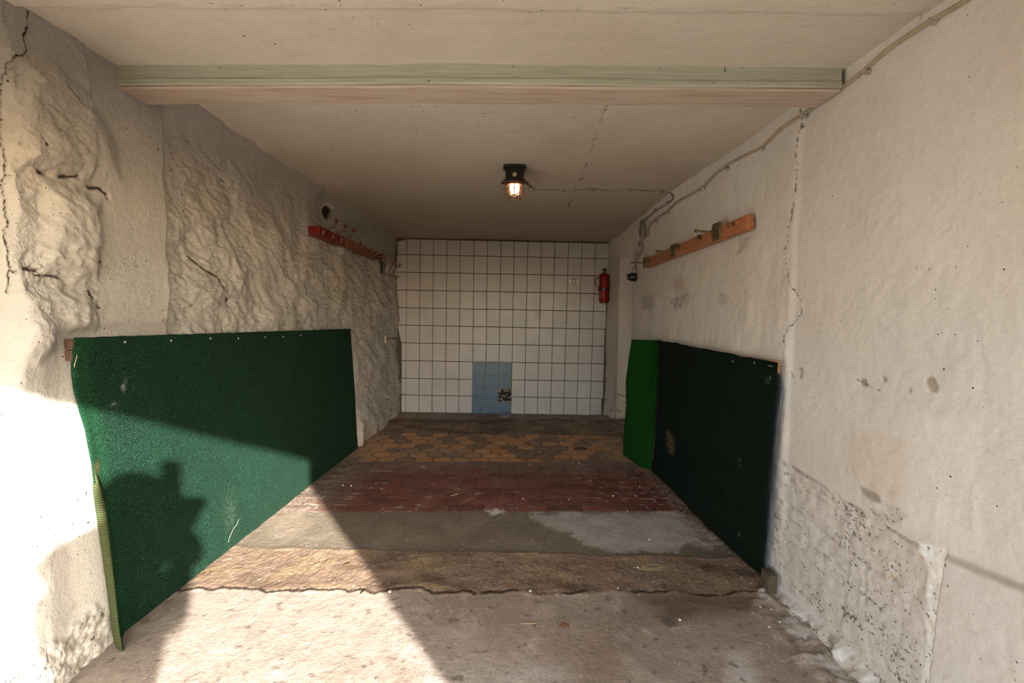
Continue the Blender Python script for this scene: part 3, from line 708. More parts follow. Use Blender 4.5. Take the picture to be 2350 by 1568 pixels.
beam = thing('ceiling_beam', 'long pale green painted wooden beam with a brown underside crossing the ceiling', 'beam', (-.2, 2.0, 2.42))
def rail_strip(name, prof, m, x0=-1.83, x1=1.352, n=70, wob=.0022, seed=0):
    """sweeps a y,z profile along x"""
    xs_ = np.linspace(x0, x1, n); bm = bmesh.new(); rings = []
    for i, x in enumerate(xs_):
        t = (x - x0) / (x1 - x0)
        y0 = np.interp(t, [0, .47, 1], bY)
        w = wob * fbm(np.array([x * 2.2]), np.array([seed * 3.3]), 3, seed)[0]
        rings.append([bm.verts.new((x, y0 + py + w, pz + .6 * w + .0012 * math.sin(j * 9 + x * 7))) for j, (py, pz) in enumerate(prof)])
    for A, B in zip(rings[:-1], rings[1:]):
        for j in range(len(prof)):
            bm.faces.new((A[j], A[(j + 1) % len(prof)], B[(j + 1) % len(prof)], B[j]))
    bm.faces.new(rings[0]); bm.faces.new(rings[-1])
    return obj(name, bm, m, beam, 25)
zb = 2.408
rail_strip('face_board', [(0, CEIL + .02), (.0, zb + .026), (-.006, zb + .022), (-.006, zb + .004), (-.002, zb + .001), (.03, zb + .001), (.035, CEIL + .02)], M_beam, seed=2)['label'] = 'pale green painted face board'
rail_strip('soffit_board', [(.006, zb - .004), (.012, zb - .010), (.165, zb - .010), (.172, zb - .004), (.172, zb + .02), (.165, CEIL + .02), (.04, CEIL + .02), (.04, zb), (.006, zb)], M_soff, seed=5)['label'] = 'brown stained underside board'

# ---------------------------------------------------------------- carpets
def mat_carpet(name, cols, sheen=.6, speck=(.25, .36, .26), sp_at=.66):
    k = NT(name); p = k.pos(); a = k.n('ShaderNodeVertexColor'); a.layer_name = 'Col'
    n = k.noise(p, 190, 3, .75); n2 = k.noise(p, 9, 4, .6)
    c = k.ramp(n, [(.36, cols[0]), (.5, cols[1]), (.62, cols[2])])
    c = k.mixc(.5, c, k.ramp(n2, [(.3, (.55, .55, .55)), (.7, (1, 1, 1))]), 'MULTIPLY')
    c = k.mixc(k.math('GREATER_THAN', k.noise(p, 330, 2, .5), sp_at), c, speck)
    c = k.mixc(1.0, c, a.outputs['Color'], 'ADD')
    k.b.inputs['Sheen Weight'].default_value = sheen; k.b.inputs['Sheen Roughness'].default_value = .4
    k.b.inputs['Sheen Tint'].default_value = (.55, .8, .6, 1)
    return k.done(c, .95, k.bump(n, 1.0, .008), .1)
M_c1 = mat_carpet('green_carpet_pile', [(.001, .006, .0035), (.004, .0235, .012), (.020, .084, .050)], .02, (.08, .165, .12), .69)
M_c2 = mat_carpet('dark_green_carpet_pile', [(.002, .005, .0035), (.004, .010, .006), (.008, .018, .011)], .01, (.03, .05, .035), .72)
M_c3 = mat_carpet('bright_green_carpet_pile', [(.004, .045, .003), (.006, .065, .005), (.010, .085, .008)], .01, (.05, .20, .05), .74)
k = NT('yellow_green_woven_backing'); p = k.pos(); wv = k.n('ShaderNodeTexWave'); wv.bands_direction = 'Z'; wv.inputs['Scale'].default_value = 32; wv.inputs['Distortion'].default_value = 1.5; wv.inputs['Detail'].default_value = 2
k.l(p, wv.inputs['Vector']); c = k.ramp(wv.outputs['Fac'], [(.35, (.022, .045, .020)), (.65, (.080, .080, .028))])
M_back = k.done(c, .9, k.bump(wv.outputs['Fac'], .5, .004), .2)
def cloth(name, V, col, mats, parent, thick=.009, flip=False):
    o = grid_mesh(name, V, col, mats, flip=not flip, parent=parent)
    md = o.modifiers.new('thickness', 'SOLIDIFY'); md.thickness = thick; md.offset = -1
    if len(mats) > 1: md.material_offset = 1; md.material_offset_rim = 0
    return o
def zmin(P, floor=.004): P[..., 2] = np.maximum(P[..., 2], floor); return P
def arr(f, pts, xs): return np.stack([f(u_, v_, x) for (u_, v_), x in zip(pts, xs)])

nb_, na = 150, 190
b = np.linspace(0, 1, nb_); a = np.linspace(0, 1, na)
contour = pinterp([(172, 775), (166, 815), (165, 850), (170, 890), (184, 945), (196, 985), (210, 1060), (222, 1150), (240, 1275), (257, 1400), (265, 1465), (280, 1497)], b)
freeed = pinterp([(181, 775), (176, 815), (176, 850), (184, 895), (197, 945), (208, 990), (226, 1080), (246, 1205), (263, 1330), (277, 1450), (286, 1499)], b)
inner = pinterp([(190, 775), (186, 815), (188, 850), (196, 895), (207, 945), (216, 990), (233, 1080), (252, 1205), (268, 1330), (279, 1420), (286, 1451)], b)
farl = pinterp([(805, 755), (808, 800), (812, 860), (817, 950), (822, 1030)], b)
xin = -1.70 - .040 * b; xco = -1.712 + .012 * b; xfr = -1.715 + .055 * sstep(.15, 1, b)
Pin = zmin(arr(onX, inner, xin)); Pco = zmin(arr(onX, contour, xco)); wf = sstep(.34, .55, b)[:, None]; Pfr = zmin(arr(onX, freeed, xfr) * wf + arr(onX, contour, xco - .035) * (1 - wf)); Pfa = zmin(arr(onX, farl, -1.69 + .015 * b))
main = Pin[None] * (1 - a)[:, None, None] + Pfa[None] * a[:, None, None]
A_, B_ = np.meshgrid(a, b, indexing='ij')
env = np.minimum(1, A_ * 9) * np.minimum(1, (1 - B_) * 6 + .25)
main[..., 0] += env * (.010 * fbm(A_ * 3.2, B_ * 1.4, 3, 401) + .006 * np.sin(A_ * 17) * B_)
main[..., 2] += .004 * fbm(A_ * 24, B_ * 0 + 3, 2, 402) * (B_ > .98) + .0022 * fbm(A_ * 40, B_ * 0, 2, 403) * (B_ < .02)
zmin(main, .003)
cur = []
for t in np.linspace(0, 1, 9)[:-1]:                    # free edge -> fold line -> main panel (quadratic sweep round the fold)
    ctl = 2 * Pco - .5 * (Pfr + Pin)
    cur.append((1 - t) ** 2 * Pfr + 2 * t * (1 - t) * ctl + t * t * Pin)
V = zmin(np.concatenate([np.stack(cur), main], 0), .003)
u, v = proj(V); cl = np.zeros(V.shape)
nz = fbm(V[..., 1] * 60, V[..., 2] * 60, 3, 405)
for (cx, cy, ru, rv) in ((283, 885, 5, 13), (262, 930, 7, 5), (272, 925, 3, 3), (262, 938, 4, 5)):
    m = np.exp(-((u - cx) / ru) ** 2 - ((v - cy) / rv) ** 2) * sstep(-.1, .5, nz); cl = mix(cl, (.30, .32, .31), m * .8)
m = np.exp(-((u - 528) / 12) ** 2 - ((v - 1180) / 40) ** 2) * sstep(-.4, .6, nz); cl = mix(cl, (.07, .07, .06), m * .6)
m = np.exp(-((u - 222) / 5) ** 2 - ((v - 1073) / 12) ** 2); cl = mix(cl, (.3, .12, .03), m * .6)
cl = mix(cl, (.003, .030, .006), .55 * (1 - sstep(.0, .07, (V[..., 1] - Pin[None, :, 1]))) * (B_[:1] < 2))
lm = thing('carpet', 'large green carpet hung along the left wall, partly in sunlight', 'carpet', (-1.69, 3.2, 1.3))
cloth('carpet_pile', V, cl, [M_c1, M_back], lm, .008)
M_nail = mat_simple('pale_nail_head', (.40, .40, .38), .35, .8, var=.1)
for (px, py) in ((287, 785), (393, 782), (483, 777), (547, 777), (609, 774), (650, 773), (690, 770), (726, 768), (766, 766)):
    P = onX(px, py, -1.694); bm = bmesh.new(); lathe(bm, [(0, .005), (.004, .004), (.0056, .001), (.0056, -.002), (.002, -.003), (.002, -.02)], Matrix.Translation(P) @ Matrix.Rotation(math.pi / 2, 4, 'Y'), 12)
    obj('nail', bm, M_nail, lm)
M_straw = mat_simple('dry_straw', (.42, .34, .20), .8, var=.2)
bm = bmesh.new(); tube(bm, spline([onX(177, 815, -1.685), onX(175, 825, -1.682), onX(171, 836, -1.684), onX(171, 843, -1.686)]), .0013, 6); obj('stalk', bm, M_straw, lm)['label'] = 'dry stalk caught in the carpet edge'
bm = bmesh.new(); tube(bm, spline([onX(q[0], q[1], -1.672) for q in ((548, 1192), (543, 1205), (537, 1212), (532, 1222), (527, 1233), (524, 1245))]), .0008, 6)
obj('loose_thread', bm, mat_simple('white_thread', (.5, .5, .46), .8, var=.05), lm)['label'] = 'white thread hanging on the carpet'
# battens the left carpet is nailed to
M_bat = mat_simple('dark_brown_batten', (.10, .055, .036), .75, var=.35, scale=9, bump=.5, bdist=.004, stretch=(12, 1.2, 12))
ya = onX(160, 805, -1.72)[1]
for nm, (y0, y1), lab in (('u', (779, 803), 'dark brown batten end above another, holding the left carpet'), ('l', (805, 829), 'lower of the two dark brown battens behind the left carpet')):
    z1 = onY(158, y0, ya)[2]; z0 = onY(158, y1, ya)[2]
    bm = bmesh.new(); x0 = onY(147, 800, ya)[0]
    zd = Pfa[0][2] - .008 - z1 if nm == 'u' else Pfa[0][2] - .06 - z1
    hexa(bm, [(x0, ya, z0), (-1.712, ya, z0), (-1.712, 4.72, z0 + zd), (x0, 4.72, z0 + zd), (x0, ya, z1), (-1.712, ya, z1), (-1.712, 4.72, z1 + zd), (x0, 4.72, z1 + zd)], .004)
    tag(obj('batten', bm, M_bat), lab, 'batten')

# right wall carpets
nb_, na = 120, 120; b = np.linspace(0, 1, nb_); a = np.linspace(0, 1, na); A_, B_ = np.meshgrid(a, b, indexing='ij')
nearl = pinterp([(1782, 832), (1777, 900), (1766, 1000), (1757, 1130), (1750, 1240), (1744, 1328)], b)
farl = pinterp([(1511, 781), (1511, 860), (1506, 960), (1501, 1040), (1496, 1086)], b)
Pn = zmin(arr(onX, nearl, 1.292 + .010 * b)); Pf = zmin(arr(onX, farl, 1.285 - .045 * b))
V = Pn[None] * (1 - a)[:, None, None] + Pf[None] * a[:, None, None]
V[..., 0] += np.minimum(1, A_ * 8) * np.minimum(1, (1 - A_) * 8) * (.010 * fbm(A_ * 3, B_ * 1.5, 3, 411) + .006 * np.sin(A_ * 9 + 1) * B_)
V[..., 2] += -.016 * np.exp(-((A_ - .19) / .05) ** 2) * (1 - B_) * .4 + .02 * sstep(.10, .0, A_) * sstep(.9, 1, B_) + .006 * fbm(A_ * 6, B_ * 0, 3, 412) * (1 - B_)
zmin(V, .003)
u, v = proj(V); nz = fbm(V[..., 1] * 50, V[..., 2] * 50, 3, 413); cl = np.zeros(V.shape)
m = sstep(6, -5, sd_poly(u + 3 * nz, v, [(1530, 988), (1542, 1000), (1548, 1020), (1545, 1045), (1538, 1040), (1532, 1018)])) * sstep(-.7, .4, nz); cl = mix(cl, (.20, .12, .05), m * .8)
for (cx, cy, ru, rv) in ((1697, 1065, 2.5, 11), (1765, 868, 4, 6), (1762, 876, 3, 4), (1694, 1227, 3, 5)):
    m = np.exp(-((u - cx) / ru) ** 2 - ((v - cy) / rv) ** 2) * sstep(-.2, .5, nz); cl = mix(cl, (.25, .27, .26), m * .7)
rm = thing('carpet', 'near-black dark green carpet hung low along the right wall', 'carpet', (1.29, 3.3, 1.2))
cloth('carpet_pile', V, cl, [M_c2, M_back], rm, .008, flip=True)
for (px, py) in ((1682, 830), (1731, 833)):
    P = onX(px, py, 1.284); bm = bmesh.new(); ball(bm, P, .006, (.6, 1, 1), 10); obj('nail', bm, M_nail, rm)
bm = bmesh.new(); tube(bm, [onX(1763, 839, 1.286), onX(1772, 841, 1.286)], .003, 8); obj('staple', bm, M_nail, rm)
bm = bmesh.new(); Pb = [onY(1783, 832, 2.40), onY(1801, 858, 2.40)]
z0, z1 = Pb[1][2], Pb[0][2] + .004; hexa(bm, [(1.303, 2.43, z0), (1.352, 2.43, z0), (1.352, 4.3, z0 - .05), (1.303, 4.3, z0 - .05), (1.303, 2.43, z1), (1.352, 2.43, z1), (1.352, 4.3, z1 - .05), (1.303, 4.3, z1 - .05)], .003)
tag(obj('batten', bm, mat_simple('orange_pine_batten', (.52, .25, .10), .65, var=.3, scale=8, bump=.3, stretch=(12, 1.2, 12))), 'orange pine batten sticking out behind the dark carpet on the right', 'batten')
# thin grey sheet behind it, reaching past the carpet's near edge
xs_ = np.linspace(0, 1, 24); bb = np.linspace(0, 1, 90)
shl = pinterp([(1792, 862), (1797, 900), (1791, 960), (1784, 1050), (1776, 1130), (1766, 1240), (1756, 1325)], bb)
Pq = zmin(np.stack([onX(q[0], q[1], 1.336) for q in shl])); Pr = Pq.copy(); Pr[:, 1] += .55; Pr[:, 0] = 1.312
V = Pq[None] * (1 - xs_)[:, None, None] + Pr[None] * xs_[:, None, None]
V[..., 0] += .006 * fbm(V[..., 1] * 9, V[..., 2] * 5, 3, 421) - .004
k = NT('thin_grey_film'); k.b.inputs['Alpha'].default_value = .75
M_film = k.done((.085, .092, .105), .22, k.bump(k.noise(k.pos(), 12, 4, .6), .5, .02), .6)
o = cloth('grey_sheet', V, None, [M_film], None, .0015, flip=True); tag(o, 'thin grey sheet peeping out behind the dark carpet on the right', 'plastic sheet')
# bright flap at the far end
left = pinterp([(1450, 779), (1443, 820), (1436, 872), (1437, 930), (1431, 1000), (1430, 1044)], b)
crs = pinterp([(1497, 781), (1494, 850), (1486, 950), (1478, 1020), (1474, 1075)], b)
rgt = pinterp([(1512, 781), (1508, 860), (1502, 960), (1496, 1040), (1494, 1087)], b)
PL = zmin(np.stack([onY(q[0], q[1], 4.70 + .06 * t) for q, t in zip(left, b)])); PC = zmin(np.stack([onY(q[0], q[1], 4.52 - .18 * t) for q, t in zip(crs, b)])); PR = zmin(np.stack([onY(q[0], q[1], 4.36 - .10 * t) for q, t in zip(rgt, b)]))
n_ = 40; V = np.concatenate([PL[None] * (1 - t) + PC[None] * t for t in np.linspace(0, 1, n_)[:-1, None, None]] + [PC[None] * (1 - t) + PR[None] * t for t in np.linspace(0, 1, 14)[:, None, None]], 0)
V[..., 1] += .012 * fbm(V[..., 0] * 6, V[..., 2] * 2, 3, 431)
zmin(V, .003)
o = cloth('carpet', V, np.zeros(V.shape), [M_c3, M_back], None, .008); tag(o, 'bright green carpet strip folded out beside the dark carpet', 'carpet')
# short wooden post stub at the carpet's foot
P = onX(1760, 1352, 1.32); bm = bmesh.new(); box(bm, (1.300, P[1] - .05, .0), (1.345, P[1] + .03, .115), .006)
tag(obj('wooden_stub', bm, mat_simple('old_brown_stub', (.09, .065, .04), .85, var=.35, scale=20, bump=.5)), 'short brown wooden stub at the foot of the dark carpet', 'wooden stub')

# ---------------------------------------------------------------- lamp
LY = 3.42
def lp(px, py, dy=0): return onY(px, py, LY + dy)
c0 = lp(1181, 416); lx, lz = c0[0], c0[2]
M_iron = mat_simple('black_lamp_iron', (.022, .020, .018), .5, .4, var=.3)
M_rust = mat_simple('rusty_wire', (.16, .075, .04), .6, .6, var=.3)
lamp = thing('bulkhead_lamp', 'lit cage lamp in a black housing under the ceiling', 'lamp', (lx, LY, lz))
bm = bmesh.new(); lathe(bm, [(0, .10), (.058, .10), (.066, .085), (.066, .02), (.078, .0), (.082, -.012), (.074, -.016), (0.05, -.016), (0.05, -.004), (0, -.004)], Matrix.Translation((lx, LY, lz)), 32); obj('housing', bm, M_iron, lamp)
bm = bmesh.new()
for sx in (-1, 1): box(bm, (lx + sx * .070 - .012, LY - .02, lz + .075), (lx + sx * .070 + .012, LY + .02, CEIL + .004), .003)
box(bm, (lx - .075, LY - .05, lz + .088), (lx + .075, LY + .05, CEIL + .004), .004); obj('mounting_bracket', bm, M_iron, lamp)
bm = bmesh.new(); lathe(bm, [(0, .008), (.010, .008), (.014, .004), (.0165, .002), (.0165, -.006), (0, -.006)], Matrix.Translation(lp(1181, 400, -.068) ) @ Matrix.Rotation(math.pi / 2 , 4, 'X'), 24); obj('screw_plug', bm, mat_simple('brass_plug', (.42, .36, .20), .4, .6), lamp)['label'] = 'round brass plug'
for ang in (0.05, math.pi - .05, 2.3, .8, -.6, -2.5):
    bm = bmesh.new(); q = (lx + .086 * math.cos(ang), LY + .086 * math.sin(ang), lz - .010); box(bm, tuple(np.array(q) - (.010, .008, .010)), tuple(np.array(q) + (.010, .008, .008)), .003); obj('lug', bm, M_iron, lamp)
k = NT('glowing_bulb_glass'); k.b.inputs['Emission Color'].default_value = (1, .66, .36, 1); k.b.inputs['Emission Strength'].default_value = 9; M_bulb = k.done((1, .8, .6), .3)
k = NT('clear_lamp_glass'); tb = k.n('ShaderNodeBsdfTransparent'); tb.inputs[0].default_value = (.93, .88, .80, 1); gb = k.n('ShaderNodeBsdfGlossy'); gb.inputs['Roughness'].default_value = .08
fz = k.n('ShaderNodeFresnel'); fz.inputs[0].default_value = 1.45; ms_ = k.n('ShaderNodeMixShader'); k.l(fz.outputs[0], ms_.inputs[0]); k.l(tb.outputs[0], ms_.inputs[1]); k.l(gb.outputs[0], ms_.inputs[2]); k.l(ms_.outputs[0], k.out.inputs[0]); M_glass = k.m
bm = bmesh.new(); lathe(bm, [(0.030, -.004), (.034, -.03), (.036, -.05), (.033, -.066), (.024, -.080), (.012, -.087), (0, -.088)], Matrix.Translation((lx, LY, lz)), 24); obj('bulb', bm, M_bulb, lamp)['label'] = 'glowing bulb'
bm = bmesh.new(); lathe(bm, [(.052, -.008), (.056, -.03), (.056, -.065), (.048, -.088), (.028, -.102), (0, -.106)], Matrix.Translation((lx, LY, lz)), 32); obj('glass_cover', bm, M_glass, lamp)
bm = bmesh.new(); lathe(bm, [(.050, -.012), (.060, -.012), (.062, -.022), (.058, -.028), (.050, -.026)], Matrix.Translation((lx, LY, lz)), 32); obj('glass_collar', bm, M_rust, lamp)
bm = bmesh.new()
def ring(bm, z, r, w): tube(bm, [(lx + r * math.cos(t), LY + r * math.sin(t), lz + z) for t in np.linspace(0, 2 * math.pi, 41)], w, 6)
for j in range(6):
    t = math.pi / 6 + j * math.pi / 3 + math.pi / 6 * 0
    pts = [(lx + r * math.cos(t), LY + r * math.sin(t), lz + z) for r, z in ((.076, -.014), (.077, -.05), (.072, -.085), (.060, -.112), (.040, -.124))]
    tube(bm, spline(pts, 5), .0026, 7)
ring(bm, -.062, .0765, .0022); ring(bm, -.124, .040, .0022); ring(bm, -.016, .076, .003)
obj('wire_cage', bm, M_rust, lamp)

# ---------------------------------------------------------------- cables, clips, conduit, switch
M_cab = mat_simple('beige_painted_cable', (.42, .35, .25), .6, var=.15, scale=30)
M_cab2 = mat_simple('dusty_grey_cable', (.26, .22, .18), .6, var=.25, scale=30)
M_clip = mat_simple('pale_cable_clip', (.45, .41, .35), .6, var=.2)
M_black = mat_simple('black_bakelite', (.014, .013, .012), .35, var=.3)
def clip(P, axis, parent, s=.016, m=None):
    """saddle clip: bridge over the cable with a nail, lying on its surface"""
    bm = bmesh.new(); n = Vector(axis); a = n.orthogonal().normalized(); b_ = n.cross(a)
    Mx = Matrix((a, b_, n)).transposed().to_4x4(); Mx.translation = Vector(P)
    g0 = bmesh.new(); box(g0, (-s, -s * .55, -.004), (s, s * .55, s * .95), s * .25); 
    g0.transform(Mx); me = bpy.data.meshes.new('t'); g0.to_mesh(me); g0.free(); bm.from_mesh(me); bpy.data.meshes.remove(me)
    lathe(bm, [(0, s * 1.25), (s * .3, s * 1.2), (s * .35, s * .9), (0, s * .9)], Mx @ Matrix.Translation((s * .72, 0, 0)), 8)
    return obj('cable_clip', bm, m or M_clip, parent)
main_px = [(2290, -50), (2210, 5), (2130, 52), (2040, 112), (1985, 160), (1950, 188), (1900, 226), (1840, 264), (1790, 297), (1750, 336), (1705, 359), (1665, 381), (1635, 405), (1610, 431), (1580, 449), (1550, 466), (1530, 486), (1500, 506), (1489, 521), (1487, 537), (1478, 546)]
cable = thing('power_cable', 'long beige cable clipped along the top of the right wall', 'cable', onX(1840, 264, 1.35))
bm = bmesh.new()
def wallx(y): return 1.366 - (.012 + .022 * sstep(2.4, 5.5, np.array(y))) * (y > 2.37) 
pts = []
for q in main_px:
    pts.append(onR(q[0], q[1], .007))
tube(bm, spline(pts, 6), [.0088] * ((len(pts) - 1) * 6 + 1), 8); obj('cable_run', bm, M_cab, cable)
for q in ((2145, 46), (1993, 160), (1848, 262), (1752, 337), (1670, 384), (1615, 428), (1533, 485), (1508, 505)):
    clip(onR(q[0], q[1] + 3, .0), (-1, 0, 0), cable, .017)
lc_px = [(1205, 431), (1222, 432), (1260, 435), (1289, 437), (1330, 435), (1358, 433), (1400, 438), (1442, 434), (1480, 437), (1517, 437), (1537, 442)]
lc = thing('power_cable', 'thin dusty cable clipped across the ceiling from the lamp to the right wall', 'cable', onZ(1358, 433, CEIL))
P3 = [Vector((lx + .03, LY + .06, lz + .055))] + [Vector(onZ(a_, b_, CEIL - .010)) for a_, b_ in lc_px[1:]]
wal = [(1544, 452), (1541, 460), (1533, 466), (1505, 484), (1483, 502), (1474, 515), (1472, 531), (1471, 548)]
P3 += [Vector(onR(a_, b_, .008)) for a_, b_ in wal]
bm = bmesh.new(); tube(bm, spline(P3, 6), .0068, 8); obj('cable_run', bm, M_cab2, lc)
for q in ((1222, 432), (1289, 437), (1358, 433), (1442, 434), (1517, 437)): clip(onZ(q[0], q[1], CEIL - .004), (0, 0, -1), lc, .022)
for q in ((1533, 466), (1505, 483), (1483, 501)): clip(onR(q[0], q[1], .0), (-1, 0, 0), lc, .020)
# pull-down conduit to the switch
cd = thing('conduit', 'pale painted conduit running down to the black switch at the wall corner', 'conduit', onX(1471, 548, 1.33))
cp = [(1474, 518), (1472, 540), (1470, 556), (1473, 566), (1471, 578), (1466, 585), (1459, 597), (1457, 612), (1456, 626)]
bm = bmesh.new(); tube(bm, spline([onR(a_, b_, .012) for a_, b_ in cp], 6), .014, 10); obj('conduit_pipe', bm, mat_simple('pale_conduit', (.36, .31, .25), .6, var=.2), cd)
for q in ((1472, 531), (1475, 543), (1471, 563), (1465, 585), (1456, 622)): clip(onR(q[0], q[1]), (-1, 0, 0), cd, .030)
P = onR(1474, 524, .015); bm = bmesh.new(); box(bm, tuple(P - (.02, .05, .085)), tuple(P + (.02, .05, .085)), .012); obj('junction_box', bm, mat_simple('grimy_junction_box', (.28, .24, .19), .6, var=.4, scale=30), cd)
sw = thing('rotary_switch', 'black rotary switch at the lower end of the conduit on the right', 'switch', onX(1452, 638, 1.31))
P = Vector(onX(1453, 636, 1.30))
bm = bmesh.new(); lathe(bm, [(0, .050), (.030, .048), (.046, .030), (.050, .0), (.050, -.03), (0, -.03)], Matrix.Translation(P) @ Matrix.Rotation(-math.pi / 2, 4, 'Y'), 24); obj('switch_body', bm, M_black, sw)
bm = bmesh.new(); box(bm, tuple(P + Vector((-.075, -.010, -.034))), tuple(P + Vector((-.045, .010, .034))), .006); obj('knob', bm, M_black, sw)
bm = bmesh.new(); lathe(bm, [(0, .06), (.018, .06), (.022, .03), (.022, 0), (0, 0)], Matrix.Translation(P + Vector((.01, 0, .03))), 16); obj('cable_gland', bm, M_clip, sw)['label'] = 'pale cable gland'

# ---------------------------------------------------------------- coat rack on the right
XR = 1.300
M_rack = mat_simple('varnished_orange_wood', (.46, .18, .078), .5, var=.35, scale=7, bump=.3, bdist=.003, stretch=(14, 1.5, 14))
M_plate = mat_simple('dull_brass_plate', (.20, .17, .085), .45, .7, var=.3)
rack = thing('coat_rack', 'orange wooden coat rack with three metal bolts on the right wall', 'coat rack', onX(1600, 550, XR))
n0 = onX(1713, 492, XR); n1_ = onX(1713, 528, XR); f0 = onX(1481, 594, XR); f1 = onX(1481, 616, XR)
bm = bmesh.new()
hexa(bm, [(XR, n1_[1], n1_[2]), (1.345, n1_[1], n1_[2]), (1.345, f1[1], f1[2]), (XR, f1[1], f1[2]), (XR, n0[1], n0[2]), (1.345, n0[1], n0[2]), (1.345, f0[1], f0[2]), (XR, f0[1], f0[2])], .006)
obj('board', bm, M_rack, rack)
for (xl, xr_, yt, yb_, hd, at) in ((1636, 1653, 512, 550, (1598, 530), (1642, 533)), (1540, 1551, 561, 590, (1509, 577), (1544, 577)), (1477, 1483, 591, 614, (1451, 603), (1479, 603))):
    a0 = onX(xr_, (yt + yb_) / 2, XR - .007); a1 = onX(xl, (yt + yb_) / 2, XR - .007)
    zt = onX((xl + xr_) / 2, yt, XR - .007)[2]; zb_ = onX((xl + xr_) / 2, yb_, XR - .007)[2]
    bm = bmesh.new(); box(bm, (XR - .014, a0[1], zb_), (XR + .001, a1[1], zt), .002); pl_ = obj('hook_plate', bm, M_plate, rack)
    s_ = onX(at[0], at[1], XR - .012); e_ = onY(hd[0], hd[1], s_[1] - .01)
    bm = bmesh.new(); d_ = (Vector(e_) - Vector(s_)); tube(bm, [s_, e_], .0060, 12)
    dn = d_.normalized(); tube(bm, [Vector(e_) - dn * .004, Vector(e_) + dn * .010], .0115, 6)
    obj('bolt', bm, M_plate, pl_)
M_peg = mat_simple('dark_peg', (.10, .045, .028), .6, var=.3)
for (px, py, r_) in ((1610, 545, .017), (1560, 566, .016), (1492, 599, .015)):
    s_ = onX(px, py, XR + .004); bm = bmesh.new(); tube(bm, [s_, s_ + np.array([-.028, -.004, .004])], [r_, r_ * .8], 12); obj('peg', bm, M_peg, rack)
for (px, py, r_) in ((1683, 513, .020), (1671, 520, .012), (1575, 572, .010), (1523, 592, .012)):
    s_ = onX(px, py, XR); bm = bmesh.new(); lathe(bm, [(0, .0015), (r_ * .8, .001), (r_, -.002), (0, -.002)], Matrix.Translation(s_) @ Matrix.Rotation(-math.pi / 2, 4, 'Y'), 14); obj('knot', bm, M_peg, rack)

# ---------------------------------------------------------------- racks on the left
XL = -1.690
M_red = mat_simple('red_painted_metal', (.15, .008, .006), .4, var=.2, scale=14)
M_rwire = mat_simple('brown_wire', (.10, .05, .03), .5, .5, var=.2)
red = thing('coat_rack', 'red board with three wire hooks ending in red balls, left wall', 'coat rack', onX(760, 540, XL))
a0 = onX(734, 519, XL); a1 = onX(732, 541, XL); b0 = onX(793, 546, XL); b1 = onX(792, 566, XL)
bm = bmesh.new(); BK = -1.80
hexa(bm, [(BK, a1[1], a1[2]), (XL, a1[1], a1[2]), (XL, b1[1], b1[2]), (BK, b1[1], b1[2]), (BK, a0[1], a0[2]), (XL, a0[1], a0[2]), (XL, b0[1], b0[2]), (BK, b0[1], b0[2])], .005)
obj('board', bm, M_red, red)
for (w0, w1, bp) in (((747, 528), (768, 521), (772, 507)), ((770, 537), (792, 530), (794, 519.5)), ((798, 544), (811, 538), (812.5, 529))):
    S = onX(*w0, XL); q1 = onY(w1[0], w1[1], S[1] + .0); q2 = onY(bp[0], bp[1], S[1] + .0)
    bm = bmesh.new(); mid_ = q1 + (q2 - q1) * .25 + np.array([.004, 0, 0])
    tube(bm, spline([S, S + (q1 - S) * .6, S + (q1 - S) * .92, mid_, q2], 6), .0048, 8); hk = obj('hook', bm, M_rwire, red)
    bm = bmesh.new(); ball(bm, q2, .0165); obj('ball', bm, M_red, hk)['label'] = 'red ball'
for (px, py) in ((742, 533), (765, 543), (785, 552)):
    bm = bmesh.new()
    for dx in (-1.3, 1.3):
        s0 = onX(px + dx, py - 5, XL + .003); s1 = onX(px + dx, py + 5, XL + .003); tube(bm, [s0, s1], .0035, 6)
    obj('staple', bm, mat_simple('grey_staple', (.30, .18, .17), .5, .4), red)
br = thing('coat_rack', 'brown wooden peg rail with six small pegs, beyond the red board', 'coat rack', onX(835, 570, XL))
a0 = onX(794, 544, XL); a1 = onX(793.5, 563, XL); b0 = onX(872, 583, XL); b1 = onX(870, 597, XL)
bm = bmesh.new()
hexa(bm, [(BK, a1[1] + .01, a1[2]), (XL, a1[1] + .01, a1[2]), (XL, b1[1], b1[2]), (BK, b1[1], b1[2]), (BK, a0[1] + .01, a0[2]), (XL, a0[1] + .01, a0[2]), (XL, b0[1], b0[2]), (BK, b0[1], b0[2])], .005)
M_brn = mat_simple('brown_peg_rail_wood', (.20, .072, .030), .55, var=.3, scale=7, bump=.2, stretch=(14, 1.5, 14))
obj('board', bm, M_brn, br)
for (px, py) in ((829, 557), (842, 564), (855, 571), (866, 576.5), (876, 581.5), (885, 587)):
    S = onX(px - 16, py + 2.5, XL); E_ = onY(px, py, S[1] + .03)
    bm = bmesh.new(); tube(bm, [S, S + (E_ - S) * .8, E_ - (E_ - S) * .05, E_], [.012, .007, .013, .012], 10); obj('peg', bm, M_brn, br)
bkt = thing('wall_bracket', 'black metal bracket hanging at the far end of the brown peg rail', 'bracket', onX(876, 606, -1.66))
S = onX(876, 606, -1.665); yb0 = S[1]
def by_(px, py, dy=0): return onY(px, py, yb0 + dy)
bm = bmesh.new(); q0 = by_(870.5, 602); q1 = by_(882.5, 584)
box(bm, (q0[0], yb0 - .01, q0[2]), (q1[0], yb0 + .05, q1[2]), .01); obj('bracket_head', bm, M_black, bkt)
bm = bmesh.new(); q0 = by_(874, 627.5); q1 = by_(882.5, 600); box(bm, (q0[0], yb0 - .006, q0[2]), (q1[0], yb0 + .04, q1[2]), .006); obj('bracket_arm', bm, M_black, bkt)
